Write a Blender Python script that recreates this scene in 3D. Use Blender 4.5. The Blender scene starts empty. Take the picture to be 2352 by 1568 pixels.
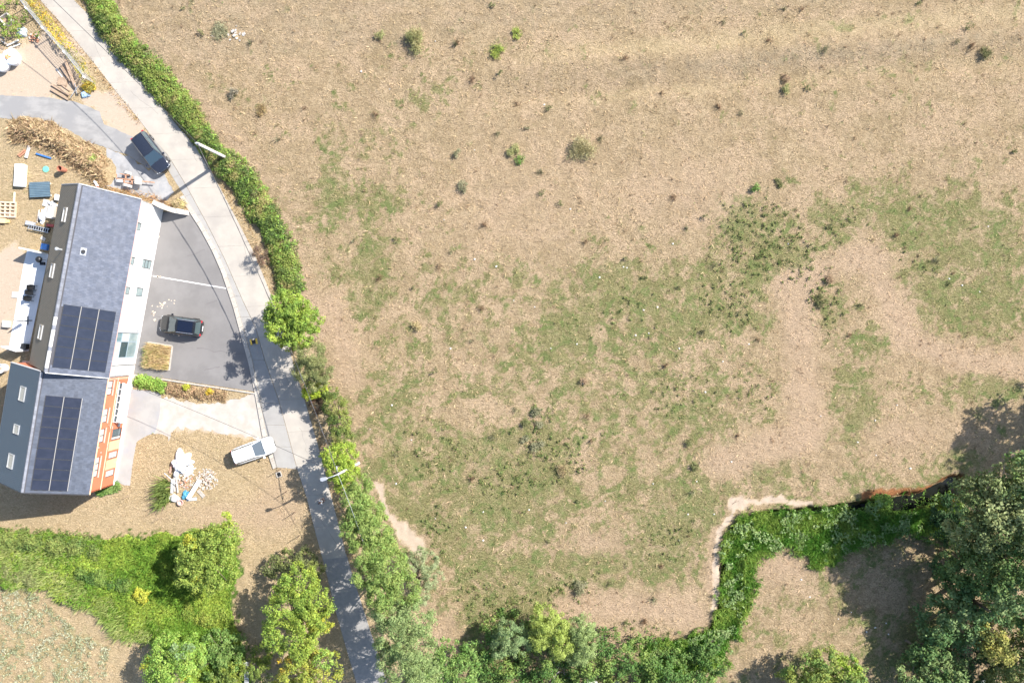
import bpy, bmesh, math, random
import numpy as np
from mathutils import Matrix, Vector
SC = bpy.context.scene
COL = SC.collection
random.seed(7)
RNG = np.random.default_rng(11)
R = math.radians

# ------------------------------------------------------------------ camera, sky, sun, exposure
H = 80.0                 # flying height
S = 0.045                # metres per survey unit on the ground
CX, CY = 1176.0, 784.0
SUN_EL, SHX, SHY = 43.0, -0.855, -0.518   # shadow direction on the ground
cam = bpy.data.cameras.new('camera')
cam.sensor_fit = 'HORIZONTAL'; cam.sensor_width = 36.0
cam.lens = 36.0 * H / (2352 * S)
cam.clip_start = 1.0; cam.clip_end = 6000.0
co = bpy.data.objects.new('camera', cam); COL.objects.link(co)
co.location = (0, 0, H); co.rotation_euler = (0, 0, 0)
SC.camera = co
w = bpy.data.worlds.new('World'); SC.world = w; w.use_nodes = True
nt = w.node_tree; nt.nodes.clear()
sky = nt.nodes.new('ShaderNodeTexSky'); sky.sky_type = 'NISHITA'; sky.sun_disc = False
sky.sun_elevation = R(SUN_EL)
sun_az = math.atan2(-SHX, -SHY)
sky.sun_rotation = sun_az
bg = nt.nodes.new('ShaderNodeBackground'); bg.inputs[1].default_value = 0.12
wo = nt.nodes.new('ShaderNodeOutputWorld')
nt.links.new(sky.outputs[0], bg.inputs[0]); nt.links.new(bg.outputs[0], wo.inputs[0])
sl = bpy.data.lights.new('sun', 'SUN'); sl.energy = 5.0; sl.angle = R(0.53); sl.color = (1.0, 0.945, 0.87)
so = bpy.data.objects.new('sun', sl); COL.objects.link(so)
sd = Vector((-SHX * math.cos(R(SUN_EL)), -SHY * math.cos(R(SUN_EL)), math.sin(R(SUN_EL))))
so.rotation_euler = sd.to_track_quat('Z', 'Y').to_euler(); so.location = (60, 40, 100)
SC.view_settings.view_transform = 'Standard'; SC.view_settings.look = 'None'
SC.view_settings.exposure = 1.0; SC.view_settings.gamma = 1.0
SC.view_settings.use_curve_mapping = False
SC.cycles.max_bounces = 6; SC.cycles.diffuse_bounces = 3; SC.cycles.transmission_bounces = 4
SC.cycles.glossy_bounces = 3; SC.cycles.use_denoising = True

# ------------------------------------------------------------------ helpers
def W(px, py, z=0.0):
    k = S * (H - z) / H
    return Vector(((px - CX) * k, (CY - py) * k, z))
def G(px, py): return ((px - CX) * S, (CY - py) * S)
WM = {}
def tag(o, label=None, cat=None, group=None, kind=None):
    if label: o['label'] = label
    if cat: o['category'] = cat
    if group: o['group'] = group
    if kind: o['kind'] = kind
    return o
def link(name, data, parent=None, mw=None):
    o = bpy.data.objects.new(name, data); COL.objects.link(o)
    mw = mw.copy() if mw is not None else Matrix.Identity(4)
    if parent is not None:
        o.parent = parent
        o.matrix_basis = WM[parent.name].inverted() @ mw
    else:
        o.matrix_basis = mw
    WM[o.name] = mw
    return o
def T(x, y, z=0, rz=0): return Matrix.Translation((x, y, z)) @ Matrix.Rotation(rz, 4, 'Z')
def empty(name, x=0, y=0, z=0, rz=0, label=None, cat=None, group=None, kind=None, mw=None):
    o = link(name, None, None, mw if mw is not None else T(x, y, z, rz)); o.empty_display_size = .3
    return tag(o, label, cat, group, kind)

class MB:
    """collects shapes in local coordinates"""
    def __init__(s): s.v = []; s.f = []
    def add(s, vs, fs):
        b = len(s.v); s.v += [tuple(p) for p in vs]; s.f += [tuple(i + b for i in f) for f in fs]; return s
    def box(s, x0, x1, y0, y1, z0, z1, m=None):
        vs = [(x0,y0,z0),(x1,y0,z0),(x1,y1,z0),(x0,y1,z0),(x0,y0,z1),(x1,y0,z1),(x1,y1,z1),(x0,y1,z1)]
        if m is not None: vs = [m @ Vector(v) for v in vs]
        return s.add(vs, [(0,3,2,1),(4,5,6,7),(0,1,5,4),(1,2,6,5),(2,3,7,6),(3,0,4,7)])
    def bar(s, a, b, w, h=None, up=(0,0,1)):
        a = Vector(a); b = Vector(b); h = h or w; d = (b - a).normalized(); u = Vector(up)
        if abs(d.dot(u)) > .98: u = Vector((1,0,0))
        r = d.cross(u).normalized(); u = r.cross(d)
        vs = [p + r*sx*w/2 + u*sz*h/2 for p in (a, b) for sx, sz in ((-1,-1),(1,-1),(1,1),(-1,1))]
        return s.add(vs, [(0,1,2,3),(7,6,5,4),(0,4,5,1),(1,5,6,2),(2,6,7,3),(3,7,4,0)])
    def tube(s, pts, r, n=8, r2=None, cap=True):
        pts = [Vector(p) for p in pts]; rings = []; N = len(pts)
        for i, p in enumerate(pts):
            d = (pts[min(i+1, N-1)] - pts[max(i-1, 0)]).normalized()
            u = Vector((0,0,1)) if abs(d.z) < .9 else Vector((1,0,0))
            a = d.cross(u).normalized(); c = d.cross(a)
            rr = r if r2 is None else r + (r2 - r) * i / max(1, N-1)
            rings.append([p + a*math.cos(6.28318*k/n)*rr + c*math.sin(6.28318*k/n)*rr for k in range(n)])
        vs = [q for ring in rings for q in ring]
        fs = [(i*n+k, i*n+(k+1)%n, (i+1)*n+(k+1)%n, (i+1)*n+k) for i in range(N-1) for k in range(n)]
        if cap: fs += [tuple(range(n-1, -1, -1)), tuple((N-1)*n+k for k in range(n))]
        return s.add(vs, fs)
    def lathe(s, prof, n=16, c=(0,0,0), m=None):
        vs = []; fs = []
        for r, z in prof:
            for k in range(n):
                v = Vector((c[0]+r*math.cos(6.28318*k/n), c[1]+r*math.sin(6.28318*k/n), c[2]+z))
                vs.append(m @ v if m is not None else v)
        P = len(prof)
        fs = [(i*n+k, i*n+(k+1)%n, (i+1)*n+(k+1)%n, (i+1)*n+k) for i in range(P-1) for k in range(n)]
        if prof[-1][0] > 1e-4: fs.append(tuple((P-1)*n+k for k in range(n)))
        return s.add(vs, fs)
    def prism(s, poly, z0, z1):
        a = sum(poly[i][0]*poly[(i+1)%len(poly)][1]-poly[(i+1)%len(poly)][0]*poly[i][1] for i in range(len(poly)))
        if a < 0: poly = poly[::-1]
        n = len(poly)
        vs = [(p[0],p[1],z0) for p in poly] + [(p[0],p[1],z1) for p in poly]
        return s.add(vs, [tuple(range(n-1,-1,-1)), tuple(range(n,2*n))] + [(i,(i+1)%n,n+(i+1)%n,n+i) for i in range(n)])
    def mesh(s, name, mat, smooth=False):
        m = bpy.data.meshes.new(name); m.from_pydata(s.v, [], s.f); m.materials.append(mat)
        if smooth: m.polygons.foreach_set('use_smooth', [True]*len(m.polygons))
        m.update(); return m
    def build(s, name, mat, parent=None, mw=None, smooth=False):
        return link(name, s.mesh(name, mat, smooth), parent, mw)
def bevel(o, w=.02, seg=2):
    b = o.modifiers.new('bevel', 'BEVEL'); b.width = w; b.segments = seg; b.limit_method = 'ANGLE'; return o
def sub(o, lv=2):
    b = o.modifiers.new('subd', 'SUBSURF'); b.levels = b.render_levels = lv; return o

def fastmesh(name, verts, faces, mat, smooth=False):
    """verts Nx3, faces MxK numpy"""
    m = bpy.data.meshes.new(name); n, k = faces.shape
    m.vertices.add(len(verts)); m.vertices.foreach_set('co', verts.astype(np.float32).ravel())
    m.loops.add(n*k); m.loops.foreach_set('vertex_index', faces.astype(np.int32).ravel())
    m.polygons.add(n); m.polygons.foreach_set('loop_start', np.arange(0, n*k, k, dtype=np.int32))
    try: m.polygons.foreach_set('loop_total', np.full(n, k, dtype=np.int32))
    except Exception: pass
    if smooth: m.polygons.foreach_set('use_smooth', np.ones(n, dtype=bool))
    m.materials.append(mat); m.update(calc_edges=True); m.validate(); return m

# numpy value noise ------------------------------------------------
_tab = np.random.default_rng(5).random((256, 256))
def vnoise(x, y):
    xi = np.floor(x).astype(int); yi = np.floor(y).astype(int); fx = x - xi; fy = y - yi
    fx = fx*fx*(3-2*fx); fy = fy*fy*(3-2*fy)
    a = _tab[xi & 255, yi & 255]; b = _tab[(xi+1) & 255, yi & 255]; c = _tab[xi & 255, (yi+1) & 255]; d = _tab[(xi+1) & 255, (yi+1) & 255]
    return (a*(1-fx)+b*fx)*(1-fy) + (c*(1-fx)+d*fx)*fy
def fbm(x, y, o=4):
    s = 0; a = .5; t = 0
    for i in range(o):
        s = s + a*vnoise(x*2**i + 17.3*i, y*2**i + 9.1*i); t += a; a *= .55
    return s / t
def inpoly(X, Y, poly):
    r = np.zeros(X.shape, bool); n = len(poly); j = n-1
    for i in range(n):
        xi, yi = poly[i]; xj, yj = poly[j]
        c = ((yi > Y) != (yj > Y)) & (X < (xj-xi)*(Y-yi)/((yj-yi) or 1e-9)+xi)
        r ^= c; j = i
    return r
def dline(X, Y, pts):
    d = np.full(X.shape, 1e9)
    for (ax, ay), (bx, by) in zip(pts[:-1], pts[1:]):
        dx, dy = bx-ax, by-ay; L = dx*dx+dy*dy or 1e-9
        t = np.clip(((X-ax)*dx+(Y-ay)*dy)/L, 0, 1)
        d = np.minimum(d, np.hypot(X-ax-t*dx, Y-ay-t*dy))
    return d
def sst(a, b, x):
    t = np.clip((x-a)/(b-a), 0, 1); return t*t*(3-2*t)

# ------------------------------------------------------------------ materials
MATS = {}
def M(name, c1, c2=None, scale=2.0, rough=.8, bump=0.0, bscale=30.0, rand=0.0, metal=0.0, trans=0.0, detail=6.0,
      lo=.35, hi=.65, spec=.5, c3=None, scale3=.5, lo3=.45, hi3=.7, stretch=None, hue=0.0, coat=0.0, bdist=.02, emit=None):
    if name in MATS: return MATS[name]
    m = bpy.data.materials.new(name); m.use_nodes = True; MATS[name] = m
    n = m.node_tree; N = n.nodes; L = n.links; N.clear()
    out = N.new('ShaderNodeOutputMaterial'); b = N.new('ShaderNodeBsdfPrincipled')
    b.inputs['Roughness'].default_value = rough; b.inputs['Metallic'].default_value = metal
    b.inputs['Specular IOR Level'].default_value = spec
    if coat: b.inputs['Coat Weight'].default_value = coat; b.inputs['Coat Roughness'].default_value = .05
    tc = N.new('ShaderNodeTexCoord'); geo = N.new('ShaderNodeNewGeometry'); oi = N.new('ShaderNodeObjectInfo')
    src = geo.outputs['Position']
    def noise(sc, det=detail, st=None, off=0):
        mp = N.new('ShaderNodeMapping'); mp.inputs['Scale'].default_value = st or (1,1,1); mp.inputs['Location'].default_value = (off,off*.7,0)
        L.new(src, mp.inputs[0]); t = N.new('ShaderNodeTexNoise'); t.inputs['Scale'].default_value = sc; t.inputs['Detail'].default_value = det
        t.inputs['Roughness'].default_value = .6
        L.new(mp.outputs[0], t.inputs[0]); return t.outputs[0]
    def ramp(v, a, c):
        r = N.new('ShaderNodeMapRange'); r.inputs[1].default_value = a; r.inputs[2].default_value = c; r.clamp = True; r.interpolation_type = 'SMOOTHSTEP'
        L.new(v, r.inputs[0]); return r.outputs[0]
    def mix(f, a, c):
        x = N.new('ShaderNodeMix'); x.data_type = 'RGBA'
        L.new(f, x.inputs[0])
        for s_, i in ((a, 6), (c, 7)):
            if isinstance(s_, tuple): x.inputs[i].default_value = (*s_, 1)
            else: L.new(s_, x.inputs[i])
        return x.outputs[2]
    if c2 is not None: col = mix(ramp(noise(scale, st=stretch), lo, hi), c1, c2)
    else:
        rgb = N.new('ShaderNodeRGB'); rgb.outputs[0].default_value = (*c1, 1); col = rgb.outputs[0]
    if c3 is not None: col = mix(ramp(noise(scale3, 4, off=13), lo3, hi3), col, c3)
    if rand or hue:
        a = N.new('ShaderNodeMath'); a.operation = 'ADD'; L.new(geo.outputs['Random Per Island'], a.inputs[0]); L.new(oi.outputs['Random'], a.inputs[1])
        f = N.new('ShaderNodeMath'); f.operation = 'FRACT'; L.new(a.outputs[0], f.inputs[0])
        hs = N.new('ShaderNodeHueSaturation')
        mr = N.new('ShaderNodeMapRange'); mr.inputs[3].default_value = 1-rand; mr.inputs[4].default_value = 1+rand
        L.new(f.outputs[0], mr.inputs[0]); L.new(mr.outputs[0], hs.inputs['Value'])
        if hue:
            m7 = N.new('ShaderNodeMath'); m7.operation = 'MULTIPLY'; m7.inputs[1].default_value = 7.31; L.new(f.outputs[0], m7.inputs[0])
            fr = N.new('ShaderNodeMath'); fr.operation = 'FRACT'; L.new(m7.outputs[0], fr.inputs[0])
            m2 = N.new('ShaderNodeMapRange'); m2.inputs[3].default_value = .5-hue; m2.inputs[4].default_value = .5+hue
            L.new(fr.outputs[0], m2.inputs[0]); L.new(m2.outputs[0], hs.inputs['Hue'])
        L.new(col, hs.inputs['Color']); col = hs.outputs[0]
    L.new(col, b.inputs['Base Color'])
    if bump:
        bp = N.new('ShaderNodeBump'); bp.inputs['Strength'].default_value = bump; bp.inputs['Distance'].default_value = bdist
        L.new(noise(bscale, 4, stretch), bp.inputs['Height']); L.new(bp.outputs[0], b.inputs['Normal'])
    if emit: b.inputs['Emission Color'].default_value = (*emit, 1); b.inputs['Emission Strength'].default_value = 1
    if trans:
        tr = N.new('ShaderNodeBsdfTranslucent'); hs2 = N.new('ShaderNodeHueSaturation'); hs2.inputs['Value'].default_value = 1.3; hs2.inputs['Hue'].default_value = .485
        L.new(col, hs2.inputs['Color']); L.new(hs2.outputs[0], tr.inputs[0])
        mx = N.new('ShaderNodeMixShader'); mx.inputs[0].default_value = trans
        L.new(b.outputs[0], mx.inputs[1]); L.new(tr.outputs[0], mx.inputs[2]); L.new(mx.outputs[0], out.inputs[0])
    else: L.new(b.outputs[0], out.inputs[0])
    return m

concrete = M('road_concrete', (.36,.33,.29), (.395,.365,.32), scale=.8, rough=.9, bump=.15, bscale=40, c3=(.315,.29,.262), scale3=.3, rand=.04)
gutterm = M('gutter_concrete', (.30,.29,.275), (.32,.31,.295), scale=1.2, rough=.9, bump=.1, c3=(.275,.265,.255), scale3=.5, rand=.03)
kerbm = M('kerb_concrete', (.43,.395,.35), (.37,.34,.30), scale=5, rough=.9, rand=.05)
asphalt_dark = M('road_asphalt', (.245,.24,.235), (.285,.275,.265), scale=3, rough=.92, bump=.2, bscale=60)
tarmac = M('parking_tarmac', (.165,.158,.155), (.195,.187,.183), scale=.35, rough=.92, bump=.15, bscale=60, c3=(.215,.207,.203), scale3=.3, lo3=.5, hi3=.75)
drivem = M('drive_asphalt', (.23,.226,.222), (.30,.292,.283), scale=.6, rough=.92, bump=.2, bscale=40, c3=(.235,.232,.232), scale3=.3, lo3=.48, hi3=.6, stretch=(1,2,1))
gravelm = M('pale_gravel', (.27,.275,.285), (.335,.33,.33), scale=1.5, rough=.95, bump=.6, bscale=25, c3=(.235,.235,.24), scale3=.8, rand=.0)
gravelwarm = M('warm_gravel', (.37,.345,.31), (.44,.41,.37), scale=1.1, rough=.95, bump=.6, bscale=18, c3=(.36,.325,.28), scale3=.5)
pathm = M('path_concrete', (.30,.295,.285), (.35,.34,.325), scale=.7, rough=.92, bump=.2, bscale=40, c3=(.29,.295,.31), scale3=.4)
terracem = M('terrace_paving', (.62,.64,.66), (.68,.69,.70), scale=1, rough=.7)
whitewall = M('white_render', (.70,.69,.675), (.65,.64,.63), scale=3, rough=.95, bump=.4, bscale=12, c3=(.55,.53,.50), scale3=.6, lo3=.55, hi3=.8)
orangewall = M('orange_render', (.56,.175,.09), (.52,.16,.082), scale=1.5, rough=.95, bump=.2, bscale=15)
peachwall = M('peach_render', (.78,.44,.27), (.75,.41,.25), scale=1.5, rough=.95)
whitem = M('white_paint', (.80,.80,.80), rough=.5)
whitegloss = M('white_gloss', (.82,.83,.84), rough=.3)
glassm = M('window_glass', (.05,.085,.10), rough=.05, spec=1.0)
glasspale = M('window_glass_pale', (.30,.36,.36), (.20,.27,.28), scale=1.2, rough=.08, spec=1.0)
glassblind = M('window_glass_blind', (.52,.53,.50), (.44,.46,.44), scale=4, rough=.25, spec=.8)
darkframe = M('dark_frame', (.035,.037,.042), rough=.5)
skyl = M('skylight_glass', (.36,.37,.34), rough=.15, spec=1.0)
alum = M('aluminium', (.62,.63,.64), rough=.35, metal=.6)
slate = M('slate_tile', (.082,.095,.130), (.115,.128,.165), scale=2, rough=.40, rand=.13, spec=.6)
slate_dark = M('dark_slate', (.058,.070,.098), (.075,.088,.118), scale=3, rough=.5, rand=.15, spec=.6)
underm = M('roof_underlay', (.07,.07,.08), rough=.9)
ridgem = M('ridge_tile', (.16,.17,.205), (.20,.21,.24), scale=3, rough=.6, rand=.15)
ridgepale = M('ridge_pale', (.60,.58,.56), rough=.7)
panelm = M('solar_cell', (.018,.022,.036), (.024,.028,.045), scale=1.5, rough=.18, spec=.8)
panelframe = M('solar_frame', (.30,.30,.31), rough=.5, metal=.3)
wood = M('weathered_wood', (.42,.31,.22), (.30,.21,.145), scale=8, rough=.9, rand=.18, bump=.2)
woodpale = M('pale_wood', (.62,.50,.38), (.52,.40,.29), scale=8, rough=.9, rand=.15)
woodgrey = M('grey_wood', (.40,.37,.34), (.50,.46,.42), scale=8, rough=.9, rand=.25)
rust = M('rusty_steel', (.34,.17,.10), (.45,.27,.18), scale=6, rough=.8, rand=.1)
terracotta = M('terracotta', (.42,.17,.11), (.36,.14,.09), scale=6, rough=.85)
brickm = M('orange_brick', (.55,.28,.17), (.45,.21,.13), scale=8, rough=.9, rand=.2)
stonem = M('pale_stone', (.50,.46,.41), (.38,.34,.30), scale=6, rough=.9, rand=.2)
blackm = M('black_plastic', (.015,.016,.018), rough=.45)
bluep = M('blue_plastic', (.04,.14,.42), (.06,.20,.50), scale=6, rough=.5)
bluetarp = M('blue_tarp', (.05,.22,.34), (.08,.30,.42), scale=6, rough=.6)
greenp = M('green_plastic', (.15,.50,.38), rough=.6)
greym = M('grey_sheet', (.36,.38,.40), (.44,.46,.48), scale=4, rough=.7)
plastic = M('white_plastic_sheet', (.82,.84,.87), (.72,.75,.80), scale=5, rough=.5)
slabm = M('concrete_slab', (.42,.40,.37), (.50,.47,.43), scale=4, rough=.9)
polem = M('concrete_pole', (.62,.60,.57), (.52,.50,.47), scale=4, rough=.9)
wirem = M('cable_black', (.05,.05,.055), rough=.6)
galv = M('galvanised', (.58,.60,.62), rough=.4, metal=.5)
yellowp = M('yellow_paint', (.75,.50,.06), rough=.5)
waterm = M('stream_water', (.012,.014,.012), rough=.12, spec=.3)
bark = M('bark', (.13,.10,.075), (.20,.16,.12), scale=6, rough=.95, bump=.6, bscale=12)

def brickmat(name, c1, c2, mortar, bw, bh, rough=.6, offs=.5, ms=.02, spec=.5):
    m = bpy.data.materials.new(name); m.use_nodes = True; N = m.node_tree.nodes; L = m.node_tree.links
    b = N['Principled BSDF']; b.inputs['Roughness'].default_value = rough; b.inputs['Specular IOR Level'].default_value = spec
    tc = N.new('ShaderNodeTexCoord'); t = N.new('ShaderNodeTexBrick'); t.inputs['Scale'].default_value = 1
    t.inputs['Brick Width'].default_value = bw; t.inputs['Row Height'].default_value = bh; t.inputs['Mortar Size'].default_value = ms
    t.inputs['Color1'].default_value = (*c1,1); t.inputs['Color2'].default_value = (*c2,1); t.inputs['Mortar'].default_value = (*mortar,1); t.offset = offs
    L.new(tc.outputs['Object'], t.inputs[0]); L.new(t.outputs[0], b.inputs['Base Color'])
    bp = N.new('ShaderNodeBump'); bp.inputs['Strength'].default_value = .6; bp.inputs['Distance'].default_value = .015; bp.invert = True
    L.new(t.outputs[1], bp.inputs['Height']); L.new(bp.outputs[0], b.inputs['Normal'])
    return m
tile_brown = brickmat('brown_roof_tiles', (.21,.185,.145), (.24,.21,.165), (.12,.105,.085), .20, .30, .75)
tile_teal = brickmat('steel_blue_roof_tiles', (.060,.092,.125), (.072,.106,.14), (.035,.055,.075), .22, .26, .55)

# foliage materials
def leafm(name, c1, c2, sc=.8, rand=.35, hue=.02, trans=.22, **k): return M(name, c1, c2, scale=sc, rough=.6, rand=rand, hue=hue, trans=trans, spec=.2, detail=3, lo=.4, hi=.6, **k)
lf_hedge = leafm('hedge_leaves', (.085,.135,.035), (.21,.255,.06), sc=.45, c3=(.30,.27,.10), scale3=.35, lo3=.52, hi3=.62)  # lit and dark patches put into the leaf colour, plus dry olive ones
lf_lime = leafm('lime_leaves', (.24,.34,.045), (.34,.42,.06))
lf_olive = leafm('olive_leaves', (.17,.195,.075), (.23,.25,.10))
lf_yellow = leafm('yellow_leaves', (.42,.42,.05), (.36,.40,.06))
lf_gold = leafm('golden_flowers', (.60,.42,.05), (.42,.38,.08), sc=1.5)
lf_bright = leafm('bright_green_leaves', (.19,.32,.055), (.28,.40,.085))
lf_mid = leafm('mid_green_leaves', (.14,.25,.060), (.20,.30,.085))
lf_willow = leafm('willow_leaves', (.175,.26,.065), (.25,.33,.09))
lf_pale = leafm('pale_willow_leaves', (.26,.31,.15), (.31,.36,.19))
lf_blue = leafm('bluish_leaves', (.19,.28,.12), (.25,.33,.14))
lf_dark = leafm('dark_green_leaves', (.050,.105,.040), (.085,.15,.055))
lf_wood = leafm('woodland_leaves', (.09,.16,.045), (.18,.255,.085), sc=.4)
lf_redbrown = leafm('red_brown_leaves', (.17,.09,.06), (.13,.10,.06))
lf_brown = leafm('dry_brown_twigs', (.42,.30,.17), (.30,.21,.12))
lf_dry = leafm('dry_grass_blades', (.62,.47,.28), (.46,.34,.19), rand=.4, hue=.01)
lf_ochre = leafm('ochre_grass_blades', (.45,.30,.14), (.52,.38,.20), rand=.3)
lf_lush = leafm('lush_grass', (.11,.25,.035), (.26,.38,.075), sc=.45)
lf_reed = leafm('reed_grass', (.25,.32,.09), (.34,.38,.14), sc=.6)
lf_weed = leafm('grey_green_weeds', (.30,.33,.20), (.42,.42,.29), sc=.5)
lf_darkweed = leafm('dark_weeds', (.16,.18,.07), (.22,.22,.10))
# ------------------------------------------------------------------ survey outlines (in survey units)
road_l = [(60,-45),(91.7,0),(137.6,51),(169,88),(213,141),(264.5,208),(321,276.5),(352,318),(386.7,357),(426.4,423),(475,511.5),(516.8,595),(558.7,691),(587.7,752),(608.9,826),(640.6,917.8),(661,992),(683,1076.6),(704.7,1142),(723.8,1219.8),(741.5,1283.8)]
road_r = [(140,-45),(169,0),(220.5,51),(247,85),(291,141),(326,185),(391.5,270),(428,312),(453,341.7),(505.8,432),(545.5,507),(582,577.6),(613,652.6),(638,720),(664,800),(683,865),(695.5,903.7),(733,1030.7),(757,1126),(781,1215),(796,1279)]
asph_l = [(741.5,1283.8),(747,1304),(770,1399.6),(791.9,1476),(813.7,1549.5),(830,1610)]
asph_r = [(796,1272),(805,1304),(832,1390),(858,1470),(879,1536),(900,1602)]
kerb_o = [(414,453),(436,487),(461.8,527.5),(488.5,577),(509.5,625),(521,659.4),(536.3,705),(551.9,762.4),(571,832),(586,902.7),(603.6,1002.5),(628,1076.6)]
kerb_i = [(o[0]+8.5, o[1]-4) for o in kerb_o]
gut_l = [(340,296),(381,398),(414,447)] + [(o[0]+9.5,o[1]-4) for o in kerb_o[1:]]
gut_l = [(352,318),(386,390)] + [(423,449)] + [(o[0]+9.0,o[1]-3.5) for o in kerb_o[1:]]
tarmac_p = [(371,487),(436,487),(461.8,527.5),(488.5,577),(509.5,625),(521,659.4),(536.3,705),(551.9,762.4),(571,832),(586,899),(450,879),(308,858)]
drive_p = [(-60,218),(0,218.7),(100,223),(176,234.6),(229,256),(240,285),(275,301),(320,322),(352,340),(372,375),(340,388),(296,356),(264,347),(222,332),(180,324),(144,305),(118,280),(0,271),(-60,270)]
pad_p = [(243,339),(264,350),(296,359),(340,391),(372,378),(378,398),(400,443),(372,470),(320,447),(243,428),(249,368)]
path_p = [(302,893),(370.4,900),(366,960),(357,992),(329,1004),(313,1015),(306,1057),(298,1114),(286,1114),(262,1104),(262,1080)]
gravel_p = [(345,905),(430,922),(494,928),(560,912),(588,905),(606,992),(610,1003),(590,1008),(540,997),(470,985),(402,983),(389,1011),(370,999),(345,985),(335,940)]
terrace_p = [(63.5,574),(112,584),(66,806),(22,794),(56,603)]
stream = [(2200,1115),(2130,1150),(2060,1163),(1980,1180),(1850,1194),(1760,1202),(1715,1222),(1690,1262),(1680,1320),(1692,1370),(1670,1430),(1620,1490),(1560,1520),(1480,1540),(1400,1560),(1380,1640)]
bank_p = [(52,300),(75,300),(115,312),(165,340),(205,370),(235,395)]
hedge_line = [(195,-40),(232,15),(262,65),(300,115),(345,165),(395,222),(440,280),(482,330),(530,385),(575,440),(610,500),(640,560),(662,620),(680,672)]

# ------------------------------------------------------------------ ground: one sheet with the ditch, banks and relief
fx = np.arange(-57, 57.01, .2); fy = np.arange(-40, 40.01, .2)
ox = np.array([-2500,-1200,-600,-300,-180,-120,-90,-72,-62]); oy = np.array([-2500,-1200,-600,-300,-180,-120,-80,-56,-45])
gx = np.concatenate([ox, fx, -ox[::-1]]); gy = np.concatenate([oy, fy, -oy[::-1]])
X, Y = np.meshgrid(gx, gy, indexing='ij')
PX = X/S + CX; PY = CY - Y/S
def wob(P, a=6, sc=.02, o=0): return a*2*(fbm(PX*sc+o, PY*sc+o*2, 3)-.5)
U, V = PX + wob(0, 14, .03, 3), PY + wob(0, 14, .03, 40)
east = sst(-10, 22, (PX - np.interp(PY, [p[1] for p in hedge_line] + [740,900,1060,1200,1400,1600], [p[0] for p in hedge_line] + [705,725,790,860,960,1060])))
n1 = fbm(PX/60, PY/60, 5); n2 = fbm(PX/22+5, PY/22+8, 4); n3 = fbm(PX/9+2, PY/9+4, 3)
green = np.zeros_like(X)
def blob(a, x, y, rx, ry=None, st=1.0, pw=1.2):
    ry = ry or rx; d = np.hypot((U-x)/rx, (V-y)/ry); a += st*np.exp(-d**2*pw)
for b_ in [(770,350,45,80,.5),(760,450,60,80,.7),(880,460,60,50,.6),(850,630,70,60,.5),(830,700,50,70,.8),(860,580,40,40,.6),(1430,640,110,60,.6),(1340,740,140,100,.65),
    (1560,720,110,90,.55),(900,960,80,90,.7),(1150,1090,150,90,.9),(1190,1150,90,90,.9),(1030,1200,70,80,.8),(1130,1360,90,90,1.0),(1180,1400,90,60,.8),(960,1100,110,80,.6),(1400,900,140,90,.5),
    (1250,1020,90,60,.5),(1560,950,90,80,.5),(1740,530,95,90,.9),(1840,600,70,50,.9),(1690,690,55,60,.9),(1930,520,60,60,.8),(2060,480,110,70,.8),(2250,520,150,90,.9),
    (2180,680,100,70,.9),(2300,720,90,90,.7),(1950,920,50,90,1.1),(1760,1085,60,40,.8),(2280,880,110,40,.9),(2200,1070,70,40,.8),(1040,200,60,40,.35),(980,230,70,50,.45),
    (880,300,80,60,.4),(1930,55,40,18,.9),(2080,45,70,16,.6),(1480,300,25,14,.6),(1500,1300,110,70,.6),(1580,1200,80,70,.6),(1360,1290,90,60,.4),(1530,1130,80,60,.6),(1280,1330,80,70,.6),
    (1700,480,60,60,.6),(1880,700,60,60,.6),(2130,590,70,60,.7),(1650,620,70,50,.5),(2000,780,40,40,.4),(1100,640,100,60,.3),(1180,880,100,80,.45),(1000,720,80,60,.35),
    (1880,1240,70,30,1.2),(1960,1215,80,30,1.3),(1800,1250,60,30,1.0),(2120,1480,60,90,.8),(2040,1520,60,60,.5),(400,1010,40,25,.3),(130,1480,90,60,.35),(60,330,40,50,.5),(40,430,40,60,.6),(210,1120,30,12,1.3)]:
    blob(green, *b_[:4], st=b_[4])
bare = np.zeros_like(X)
def track(a, pts, wd, st=1.0):
    a += st*np.exp(-(dline(U, V, pts)/wd)**2)
track(bare, [(1820,650),(1840,760),(1850,900),(1860,1000),(1760,1030),(1660,1060)], 42)
track(bare, [(1990,590),(2045,680),(2090,780),(2230,830),(2360,850)], 32)
track(bare, [(1840,660),(1930,600),(1990,590)], 32, .8)
track(bare, [(760,700),(790,790),(800,870)], 34, .9)
track(bare, [(640,500),(690,620),(730,760)], 20, .8); track(bare, [(430,200),(520,300),(600,420)], 26, .7)
track(bare, [(1300,1400),(1450,1390),(1600,1420)], 42, .9); track(bare, [(1640,1350),(1655,1220)], 16, 1)
for b_ in [(1790,1300,75,55,1),(1370,1250,80,40,.7),(1180,500,170,110,.45),(1600,450,180,100,.6),(1300,350,260,120,.3),(2100,1000,150,60,.7),(650,1100,60,120,.6),(600,1180,120,60,.7),
           (1000,1440,60,60,.8),(960,1240,30,22,.7),(450,1180,200,30,.5)]: blob(bare, *b_[:4], st=b_[4])
lat = .30*sst(250,700,PY)+.10*sst(900,1200,PY)
n4 = fbm(PX/4.5+9, PY/4.5+1, 2)
f = .85*sst(.36,.64, .36*n2+.24*n1+.24*n3+.16*n4 + .30*(np.clip(green,0,1.3)+lat-.42) - .26*bare)*(.75+.5*n4)
green_a = np.clip(f, 0, 1)*east
green_a = np.maximum(green_a, sst(.5,.75, n2+.25*(green-.6))*(1-east)*.55)
green_a = np.maximum(green_a, inpoly(U, V, [(-200,1340),(60,1345),(120,1400),(180,1440),(250,1500),(240,1568),(220,1700),(-200,1700)])*sst(.3,.6,n2)*.8)
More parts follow.
